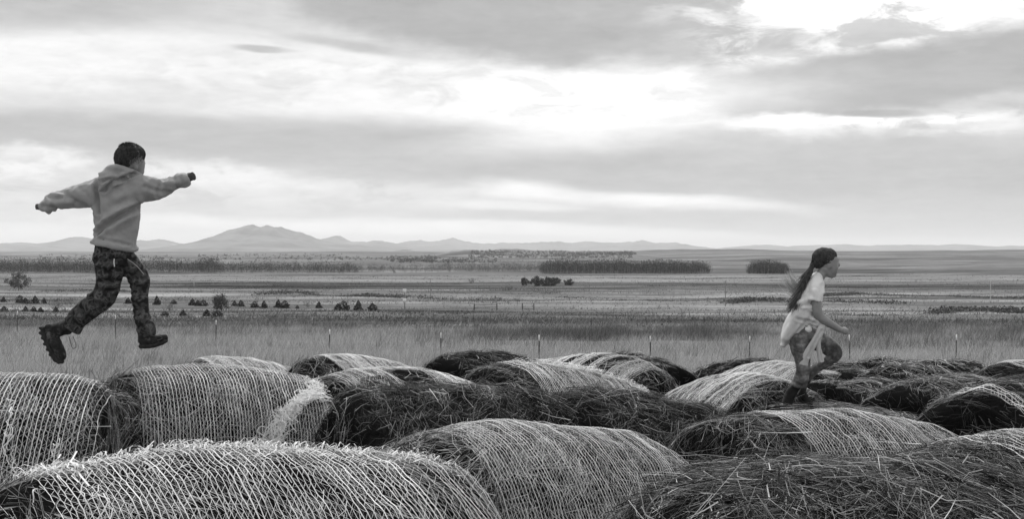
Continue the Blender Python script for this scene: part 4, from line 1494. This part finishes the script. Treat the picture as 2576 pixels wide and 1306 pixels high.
def build_boy():
    f = Figure(9.9)
    org = f.pt(330, 900, 0)
    rootloc = org

    # body: head, neck, trunk and limbs under the clothes, hands
    f.ball(329, 397, 0, 34, 36, 37)                      # skull
    f.tube([(338, 405, 6, 27, 28), (344, 418, 10, 20, 24), (347, 430, 14, 13, 18)], sub=3)   # face and jaw, turned away to the right
    f.ball(355, 412, 12, 5, 6, 6)                        # cheek
    f.ball(354, 408, 34, 4, 5, 5)                        # nose, beyond the cheek
    f.ball(347, 421, -20, 5, 10, 5, -8)                  # ear
    f.tube([(326, 425, 0, 19, 20), (316, 450, 2, 24, 24), (300, 475, 4, 50, 26), (294, 530, 4, 50, 30), (288, 600, 4, 46, 32), (286, 640, 4, 44, 32)])
    f.tube([(250, 480, 0, 20), (190, 497, -8, 16), (110, 519, -14, 10)], sub=4)
    f.tube([(350, 468, 6, 20), (405, 474, 16, 15), (466, 450, 22, 10)], sub=4)
    f.tube([(272, 645, 0, 25), (275, 700, -2, 20), (264, 748, -6, 17), (215, 785, 0, 15), (160, 826, 6, 11)], sub=4)
    f.tube([(316, 652, 10, 20), (337, 702, 22, 17), (347, 750, 17, 11), (362, 836, 8, 10)], sub=4)
    f.hand(112, 518, -14, 172, .6)
    f.hand(463, 452, 22, -28, .72)
    body = f.skin('person', M['skin'], .0085, 2, None, rough=0, org=org)
    body.location = org
    tag(body, 'boy in grey hoodie and dark camouflage trousers leaping over the bales with arms spread', 'person')

    # hoodie
    f.tube([(306, 440, 2, 34, 28), (299, 462, 2, 58, 36), (295, 490, 2, 60, 42), (294, 520, 2, 60, 43), (293, 560, 2, 57, 42), (290, 596, 2, 54, 42), (288, 616, 2, 54, 43)], flat=(False, True))
    f.tube([(252, 484, 0, 37, 34), (222, 490, -4, 34, 30), (189, 497, -8, 29, 27), (165, 502, -10, 25, 24), (150, 506, -12, 23, 22), (136, 510, -12, 24, 22), (121, 517, -13, 19, 19), (105, 518, -14, 12, 13)], flat=(False, True))
    f.tube([(340, 474, 4, 38, 36), (365, 475, 8, 34, 32), (395, 474, 14, 28, 27), (409, 470, 18, 23, 24), (420, 466, 18, 22, 22), (432, 459, 20, 18, 20), (446, 453, 21, 19, 20), (460, 452, 22, 20, 19), (471, 448, 22, 15, 15)], flat=(False, True))
    f.tube([(233, 609, 0, 7, 10), (260, 614, -34, 7, 8), (300, 622, -38, 7, 8), (335, 628, -14, 8, 9), (341, 626, 6, 8, 9)], sub=4)      # hem band, back
    # hood, lying in folds on the upper back
    f.tube([(346, 437, 10, 7, 10), (330, 432, -24, 10, 12), (305, 426, -33, 11, 13), (284, 426, -28, 11, 13), (270, 440, -14, 10, 12)], sub=4)
    f.ball(287, 449, -34, 30, 20, 15, 18)
    f.ball(274, 462, -36, 18, 17, 12, 10)
    f.ball(312, 440, -32, 26, 10, 12, 15)
    folds = [([(362, 517), (318, 541), (276, 567), (248, 588)], 7, -7, -1), ([(355, 505), (300, 535), (262, 565)], 9, 3.5, -1), ([(340, 545), (290, 580)], 9, 3, -1),
             ([(254, 446), (253, 475), (258, 505), (257, 535)], 6, -6, -1), ([(240, 470), (243, 520), (246, 560)], 7, 2.5, -1), ([(270, 480), (268, 520), (275, 545)], 9, 2.5, -1),
             ([(345, 438), (318, 452), (292, 462), (272, 482)], 4.5, -7, -1), ([(270, 458), (284, 455), (300, 452)], 4, -5, -1),
             ([(160, 480), (175, 490), (205, 512), (222, 520)], 6, -3.5, -1), ([(130, 494), (150, 500), (165, 498)], 5, -4, -1), ([(118, 512), (150, 514), (190, 508)], 6, 3, -1), ([(150, 528), (141, 520)], 5, -3, 0), ([(128, 536), (124, 526)], 5, 3, 0),
             ([(200, 480), (225, 500), (238, 522)], 6, 2.5, -1),
             ([(414, 447), (405, 466), (398, 492)], 5, -2.6, -1), ([(432, 440), (440, 455), (446, 470)], 5, -2.2, -1), ([(372, 470), (398, 480), (425, 484)], 6, -3, -1), ([(385, 452), (420, 462), (450, 458)], 6, 2.5, -1), ([(455, 440), (462, 455), (460, 470)], 4, 1.5, -1),
             ([(300, 500), (330, 490), (360, 492)], 12, 2.5, -1), ([(236, 596), (280, 604), (330, 616)], 4, -2.5, -1), ([(345, 540), (338, 590), (333, 612)], 8, 2, -1)]
    f.skin('hoodie', M['hoodie'], .0095, 5, body, folds, rough=.0045, rscale=24, seed=4, org=org)

    # trousers
    f.tube([(286, 604, 2, 47, 38), (285, 630, 2, 48, 40), (283, 655, 2, 45, 38)])
    f.tube([(270, 648, -2, 36, 36), (273, 672, -4, 34, 33), (276, 695, -6, 33, 30), (273, 722, -8, 31, 29), (264, 746, -10, 30, 28), (240, 766, -6, 29, 27), (216, 783, -2, 28, 26), (196, 800, 2, 26, 24), (184, 818, 5, 26, 23), (176, 830, 6, 27, 22)], flat=(False, True))
    f.tube([(308, 650, 8, 30, 32), (328, 676, 18, 27, 28), (342, 702, 24, 28, 27), (346, 722, 23, 25, 24), (347, 750, 18, 21, 21), (351, 785, 12, 20, 20), (358, 812, 9, 22, 20), (366, 832, 8, 25, 20), (365, 848, 8, 22, 19)], flat=(False, True))
    tf = [([(245 + i * 3, 640 + i * 13), (275, 647 + i * 12), (312, 638 + i * 13)], 4.5, (-3.2 if i % 2 else 2.6), -1) for i in range(8)]
    tf += [([(228 + i * 9, 742 + i * 6), (246 + i * 6, 762 + i * 4), (262 + i * 5, 775)], 5, (-3 if i % 2 else 2.5), -1) for i in range(5)]
    tf += [([(168 + i * 14, 800 - i * 9), (190 + i * 12, 830 - i * 10)], 5, (-2.5 if i % 2 else 2.2), -1) for i in range(4)]
    tf += [([(326, 708 + i * 22), (348, 714 + i * 22), (372, 704 + i * 22)], 5, (-2.6 if i % 2 else 2.2), -1) for i in range(6)]
    f.skin('trousers', M['camo'], .0095, 4, body, tf, rough=.004, rscale=22, seed=9, org=org)

    # darker, larger hand shapes over the skin ones, half inside the cuffs
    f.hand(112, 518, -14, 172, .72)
    f.skin('dark_hand', M['dark_hand'], .004, 1, body, org=org)
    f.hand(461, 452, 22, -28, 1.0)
    f.skin('dark_hand', M['dark_hand'], .004, 1, body, org=org)

    # boots
    f.tube([(166, 824, 6, 19, 18), (148, 829, 6, 18, 17), (130, 833, 6, 17, 17)], sub=4)
    f.tube([(124, 829, 6, 15, 15), (128, 850, 6, 18, 16), (139, 873, 6, 17, 16), (149, 890, 6, 15, 15), (153, 899, 6, 11, 13)], sub=4)
    b1 = f.skin('boot', M['boot'], .007, 3, body, rough=.003, rscale=35, seed=2, org=org)
    f.tube([(108, 827, 6, 7, 15), (110, 842, 6, 8, 16), (118, 862, 6, 7, 15), (128, 884, 6, 7, 15), (140, 904, 6, 9, 15), (153, 911, 6, 6, 12)], sub=4)
    for (x, y, sx) in ((103, 826, 5), (103, 838, 5), (108, 851, 5), (113, 866, 4.5), (120, 880, 4.5), (128, 893, 5), (138, 906, 5), (149, 913, 4.5)):
        for dy in (-5, 6, 17):
            f.ball(x, y, dy, sx, 4, 4.5, 25)             # tread lugs
    f.skin('sole', M['sole'], .0045, 1, b1, rough=.002, rscale=55, seed=3, org=org)
    f.tube([(364, 838, 8, 19, 18), (361, 856, 8, 17, 17)], sub=4)
    f.tube([(361, 861, 6, 13, 15), (382, 860, 6, 14, 15), (402, 854, 6, 12, 14), (412, 851, 6, 9, 12)], sub=4)
    b2 = f.skin('boot', M['boot'], .007, 3, body, rough=.003, rscale=35, seed=5, org=org)
    f.tube([(353, 872, 6, 6.5, 15), (375, 871, 6, 6.5, 16), (398, 866, 6, 6, 15), (415, 858, 6, 6, 12)], sub=4)
    f.skin('sole', M['sole'], .006, 2, b2, rough=.003, rscale=55, seed=6, org=org)
    cord('bootlace', f, [(176, 846, -10), (181, 862, -12), (186, 876, -12), (194, 873, -11), (191, 858, -10), (186, 846, -10)], .9, M['lace'], b1, org)
    cord('bootlace', f, [(372, 838, -12), (388, 845, -10), (404, 846, -8), (409, 852, -8), (398, 856, -10)], .9, M['lace'], b2, org)
    cord('drawstring', f, [(299, 652, -42), (298, 660, -41), (299, 670, -40)], 1.3, M['white_tip'], body, org)
    cord('drawstring', f, [(326, 652, -18), (340, 664, -8), (350, 674, -6), (361, 690, 2)], .6, M['sweater'], body, org)

    # hair: cropped, tousled on top
    f.ball(325, 392, -3, 35, 31, 38)
    f.ball(319, 408, -9, 28, 22, 29)
    f.ball(334, 387, 6, 31, 25, 34)
    f.ball(343, 394, 2, 21, 22, 30, 8)
    f.ball(312, 404, -6, 21, 20, 24)
    hair = f.skin('hair', M['scalp'], .006, 3, body, rough=.002, rscale=60, seed=8, org=org)
    g = np.random.default_rng(6)
    n = 6500
    v = norm(g.normal(0, 1, (n, 3)))
    c = f.pt(325, 393, -3)
    keep = (v[:, 2] > -.75) & ~((v[:, 1] > .1) & (v[:, 2] < .1))
    v = v[keep]
    rad = np.array([36, 39, 33]) / f.u
    roots = c + v * rad * .96
    dr = v * .35 + np.array([.1, .15, -.8])
    kk = np.hypot((roots[:, 0] - f.pt(348, 421)[0]), (roots[:, 2] - f.pt(348, 421)[2])) > 14 / f.u
    hair_strands('hair_strands', roots[kk], dr[kk], .018, M['hair_boy'], hair, org, .0009, .1, 1, jit=.12)
    k = v[:, 2] > .72
    hair_strands('hair_strands', roots[k], v[k] + np.array([.1, 0, .3]), .012, M['hair_boy'], hair, org, .0010, -.2, 2, jit=.4)


def build_girl():
    f = Figure(10.2)
    org = f.pt(2000, 1022, 0)

    # body
    f.ball(2076, 652, 0, 29, 27, 24, 6)                                     # skull
    f.tube([(2088, 655, 0, 20, 20), (2092, 672, 0, 17, 18), (2093, 686, 0, 13, 14), (2092, 693, 0, 8, 9)], sub=4)      # face to chin
    f.tube([(2074, 678, 0, 13, 18), (2084, 690, 0, 8, 13), (2093, 695, 0, 5, 7)], sub=3)       # jaw line
    f.ball(2106, 653, 0, 4, 6, 9)                                           # brow
    f.tube([(2106, 657, 0, 2.2), (2110, 664, 0, 2.8), (2111.5, 668, 0, 3.2)], sub=3, n=10)     # nose
    f.ball(2107, 670, 0, 3, 2, 3.6)
    f.ball(2105.5, 676.5, 0, 3.2, 1.8, 6)                                   # upper lip
    f.ball(2104.5, 681.5, 0, 3.2, 1.9, 5.5)                                 # lower lip
    f.ball(2099, 693, 0, 6, 5, 6)                                           # chin
    f.ball(2100, 674, -12, 5, 6, 4)                                         # smiling cheek
    f.ball(2082, 668, -19, 4.5, 9, 3, 8)                                    # ear
    f.tube([(2070, 684, 0, 13, 14), (2060, 700, 0, 14, 15), (2050, 722, 0, 21, 28), (2038, 750, 0, 24, 27), (2024, 790, 0, 21, 24), (2014, 830, 0, 23, 26)])
    f.tube([(2050, 716, -24, 13), (2047, 745, -30, 12), (2049, 775, -32, 12), (2055, 794, -32, 11.5), (2070, 806, -30, 11), (2090, 818, -27, 9.5), (2108, 829, -24, 7.5)], sub=4)
    f.tube([(2050, 718, 24, 12), (2040, 752, 34, 11), (2036, 775, 38, 10), (2048, 790, 44, 9), (2062, 798, 46, 7)], sub=4)      # far arm, hidden behind the trunk
    f.hand(2109, 829, -24, 18, .8)
    f.hand(2060, 797, 46, 20, .75)
    f.tube([(2008, 838, -8, 22), (2012, 900, -10, 16), (2016, 945, -8, 13), (2000, 985, -8, 9)], sub=4)
    f.tube([(2030, 838, 12, 22), (2068, 866, 14, 20), (2100, 890, 15, 13), (2068, 926, 41, 10), (2032, 965, 34, 8)], sub=4)
    body = f.skin('person', M['skin'], .0066, 2, None, org=org)
    body.location = org
    tag(body, 'girl with a ponytail in white T-shirt and jeans running, pale sweater tied round waist', 'person')

    # face details
    f.ball(2102, 660, -9.5, 3.0, 1.2, 1.5, 10)
    f.skin('eye', M['dark'], .0018, 1, body, org=org)
    cord('mouth', f, [(2106, 679, -4), (2101, 678.5, -9), (2096, 676, -12)], .8, M['dark'], body, org)
    cord('eyebrow', f, [(2107, 652, -6), (2102, 650, -11), (2096, 651, -15)], .9, M['hair_girl'], body, org)

    # T-shirt
    f.tube([(2056, 698, 0, 15, 20), (2051, 716, 0, 23, 31), (2043, 738, 0, 27, 32), (2035, 758, 0, 31, 32), (2030, 772, 0, 33, 31), (2027, 780, 0, 31, 30)], flat=(False, True))
    f.tube([(2052, 712, -18, 17), (2049, 728, -26, 19), (2047, 744, -30, 18.5), (2045, 757, -31, 18)], flat=(False, True))
    f.tube([(2050, 712, 18, 16), (2044, 732, 28, 17), (2040, 754, 33, 17)], flat=(False, True))
    folds = [([(2002, 772), (2020, 768), (2044, 762)], 4, -3, -1), ([(2004, 760), (2030, 752)], 5, 2.5, -1), ([(2028, 745), (2024, 762), (2010, 778)], 5, 2, -1), ([(2058, 755), (2056, 735), (2060, 718)], 5, -2, -1), ([(2066, 742), (2064, 765)], 4, -2.5, -1), ([(2040, 730), (2036, 750)], 5, 1.5, -1)]
    f.skin('t_shirt', M['tee'], .007, 4, body, folds, rough=.002, rscale=20, seed=4, org=org)
    f.ball(2024, 828, -24, 15, 8, 6, 8)
    f.ball(2030, 822, -22, 9, 9, 6, 0)
    f.skin('shirt_tail', M['tee'], .005, 3, body, rough=.002, rscale=30, seed=2, org=org)

    # sweater tied round the waist
    f.tube([(2027, 778, 0, 26, 29), (2018, 792, 0, 28, 32), (2006, 812, -2, 30, 33), (1993, 832, -4, 27, 31), (1979, 852, -4, 17, 25), (1969, 868, -4, 7, 16)], sub=4)
    f.tube([(2020, 796, -26, 11, 8), (2040, 808, -30, 9, 8), (2056, 816, -26, 9, 8)], sub=4)
    f.ball(2060, 818, -26, 9, 9, 8)
    sw = f.skin('sweater', M['sweater'], .007, 4, body, [([(2000, 790), (1985, 820), (1972, 850)], 8, 2.5, -1), ([(2030, 800), (2004, 832), (1978, 866)], 5, -3, -1), ([(2044, 812), (2020, 806), (2000, 802)], 4, -3, -1)], rough=.003, rscale=14, seed=7, org=org)
    f.tube([(2061, 820, -32, 9, 6), (2048, 848, -36, 9, 6), (2030, 878, -34, 10, 6), (2020, 900, -30, 10.5, 6), (2016, 918, -28, 11, 6)], flat=(False, True))
    f.skin('sleeve', M['sweater'], .005, 3, sw, [([(2058, 830), (2040, 862), (2026, 895)], 3, -2, -1)], rough=.002, rscale=25, seed=3, org=org)
    f.tube([(2063, 822, -30, 8, 5), (2054, 846, -34, 7, 5), (2052, 870, -34, 6.5, 5), (2056, 892, -32, 7, 5), (2059, 910, -32, 7.5, 5)], flat=(False, True))
    f.skin('sleeve', M['sweater'], .005, 3, sw, [([(2056, 850), (2056, 880), (2060, 905)], 2.5, -2, -1)], rough=.002, rscale=25, seed=5, org=org)

    # jeans
    f.tube([(2020, 818, 0, 24, 29), (2014, 836, 0, 27, 31), (2012, 852, 0, 26, 29)])
    f.tube([(2006, 850, -8, 26, 26), (2009, 876, -12, 22, 23), (2015, 900, -13, 20, 20), (2019, 925, -12, 18, 19), (2016, 945, -10, 18.5, 19), (2010, 962, -9, 21, 19), (2006, 974, -8, 20, 18)], flat=(False, True))
    f.tube([(2030, 844, 10, 25, 26), (2052, 856, 13, 25, 25), (2080, 869, 15, 23.5, 24), (2101, 884, 14, 20, 22), (2106, 897, 18, 15, 18), (2090, 913, 32, 13, 16), (2068, 928, 42, 12.5, 15), (2046, 946, 42, 12.5, 14), (2034, 962, 36, 13, 14)], flat=(False, True))
    jf = [([(2066 + i * 8, 862 + i * 8), (2062 + i * 9, 885 + i * 6), (2068 + i * 7, 900 + i * 2)], 4, (-3 if i % 2 else 2.4), -1) for i in range(5)]
    jf += [([(1996 + i, 868 + i * 15), (2012, 872 + i * 15), (2034, 866 + i * 15)], 4, (-2.4 if i % 2 else 2.0), -1) for i in range(7)]
    jf += [([(1994, 968), (2004, 978), (2012, 988)], 5, 4, -1)]
    f.skin('jeans', M['denim'], .007, 4, body, [(l, w, a * .6, q) for (l, w, a, q) in jf], rough=.003, rscale=22, seed=9, org=org)

    # boots
    f.tube([(2002, 972, -8, 13, 13), (1991, 986, -8, 14, 13), (1983, 1002, -8, 14, 13), (1979, 1016, -8, 13, 13), (1979, 1024, -8, 10, 11)], sub=4)
    b = f.skin('boot', M['boot_plain'], .006, 3, body, rough=.002, rscale=30, seed=1, org=org)
    f.tube([(1977, 992, -8, 4, 10), (1971, 1010, -8, 4.5, 11), (1970, 1026, -8, 4, 10)], sub=4)
    f.skin('sole', M['sole'], .005, 2, b, org=org)
    f.tube([(2032, 964, 36, 13, 13), (2022, 984, 28, 13, 13), (2024, 1000, 16, 12, 12), (2034, 1012, 14, 10, 11), (2042, 1018, 14, 7, 9)], sub=4)
    b = f.skin('boot', M['boot_plain'], .006, 3, body, rough=.002, rscale=30, seed=2, org=org)
    f.tube([(2010, 996, 18, 4, 10), (2020, 1012, 16, 4.5, 11), (2034, 1022, 14, 4, 9)], sub=4)
    f.skin('sole', M['sole'], .005, 2, b, org=org)

    # hair, drawn back to a ponytail
    f.ball(2073, 649, 0, 30.5, 26.5, 26, 6)
    f.ball(2060, 660, 0, 18, 16, 21)
    f.ball(2084, 641, 0, 22, 17, 22, 20)
    f.tube([(2060, 664, 0, 13, 13), (2048, 662, 0, 8, 8), (2043, 668, 0, 6, 6)], sub=3)
    f.tube([(2044, 665, -4, 7), (2036, 682, -8, 7, 7), (2024, 706, -12, 8.5, 7), (2013, 731, -12, 7, 6), (2006, 750, -12, 3, 3)], sub=4)
    f2 = Figure(10.2)
    f2.tube([(2047, 657, -3, 6.5), (2043, 668, -4, 6.5)], sub=3)
    f2.skin('hair_tie', M['dark'], .004, 1, body, org=org)
    hair = f.skin('hair', M['scalp_girl'], .006, 2, body, rough=.0035, rscale=45, seed=8, org=org)
    g = np.random.default_rng(16)
    n = 700
    a = g.uniform(0, 2 * math.pi, n); t = g.random(n) ** .7
    P0 = np.stack([f.pt(2044 - 40 * q, 664 + 86 * q, -4 - 8 * q) for q in t])
    rr = 8 / f.u * np.sin(np.clip(t * 2.4 + .5, 0, 3))
    roots = P0 + np.stack([np.cos(a) * rr, np.sin(a) * rr * .7, np.zeros(n)], 1)
    dirs = np.stack([np.full(n, -.45), np.zeros(n), np.full(n, -.9)], 1)
    hair_strands('ponytail_strands', roots, dirs, .13, M['hair_girl'], hair, org, .0022, -.1, 3, 4, .16)
    # blown wisps, sunlight painted in as a paler hair colour
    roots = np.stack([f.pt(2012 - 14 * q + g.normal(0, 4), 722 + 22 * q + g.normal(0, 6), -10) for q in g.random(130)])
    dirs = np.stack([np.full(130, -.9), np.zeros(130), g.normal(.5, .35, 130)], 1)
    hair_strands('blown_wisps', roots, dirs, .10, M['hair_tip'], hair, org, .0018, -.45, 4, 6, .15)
    v = norm(g.normal(0, 1, (1500, 3)))
    v = v[(v[:, 2] > -.35) & ~((v[:, 0] > .55) & (v[:, 2] < .35))]
    roots = f.pt(2073, 649) + v * np.array([31, 26.5, 27]) / f.u * .98
    tgt = f.pt(2046, 662)
    hair_strands('hair_strands', roots, norm(tgt - roots), .05, M['hair_girl'], hair, org, .0016, 0, 5, 3, .12)


build_boy()
build_girl()

# ------------------------------------------------------------------ haze: the air between here and the mountains


def build_haze():
    V, Q = box(-45000, 45000, -3000, 39000, -40, 285)
    m = bpy.data.materials.new('air')
    m.use_nodes = True
    nt = m.node_tree
    nt.nodes.clear()
    pv = nt.nodes.new('ShaderNodeVolumePrincipled')
    pv.inputs['Color'].default_value = g3(.99)
    pv.inputs['Density'].default_value = 5.5e-5
    pv.inputs['Anisotropy'].default_value = .2
    out = nt.nodes.new('ShaderNodeOutputMaterial')
    nt.links.new(pv.outputs[0], out.inputs['Volume'])
    o = mesh_obj('haze', V, Q, m)
    tag(o, 'pale haze lying over the valley', None, kind='stuff')


build_haze()
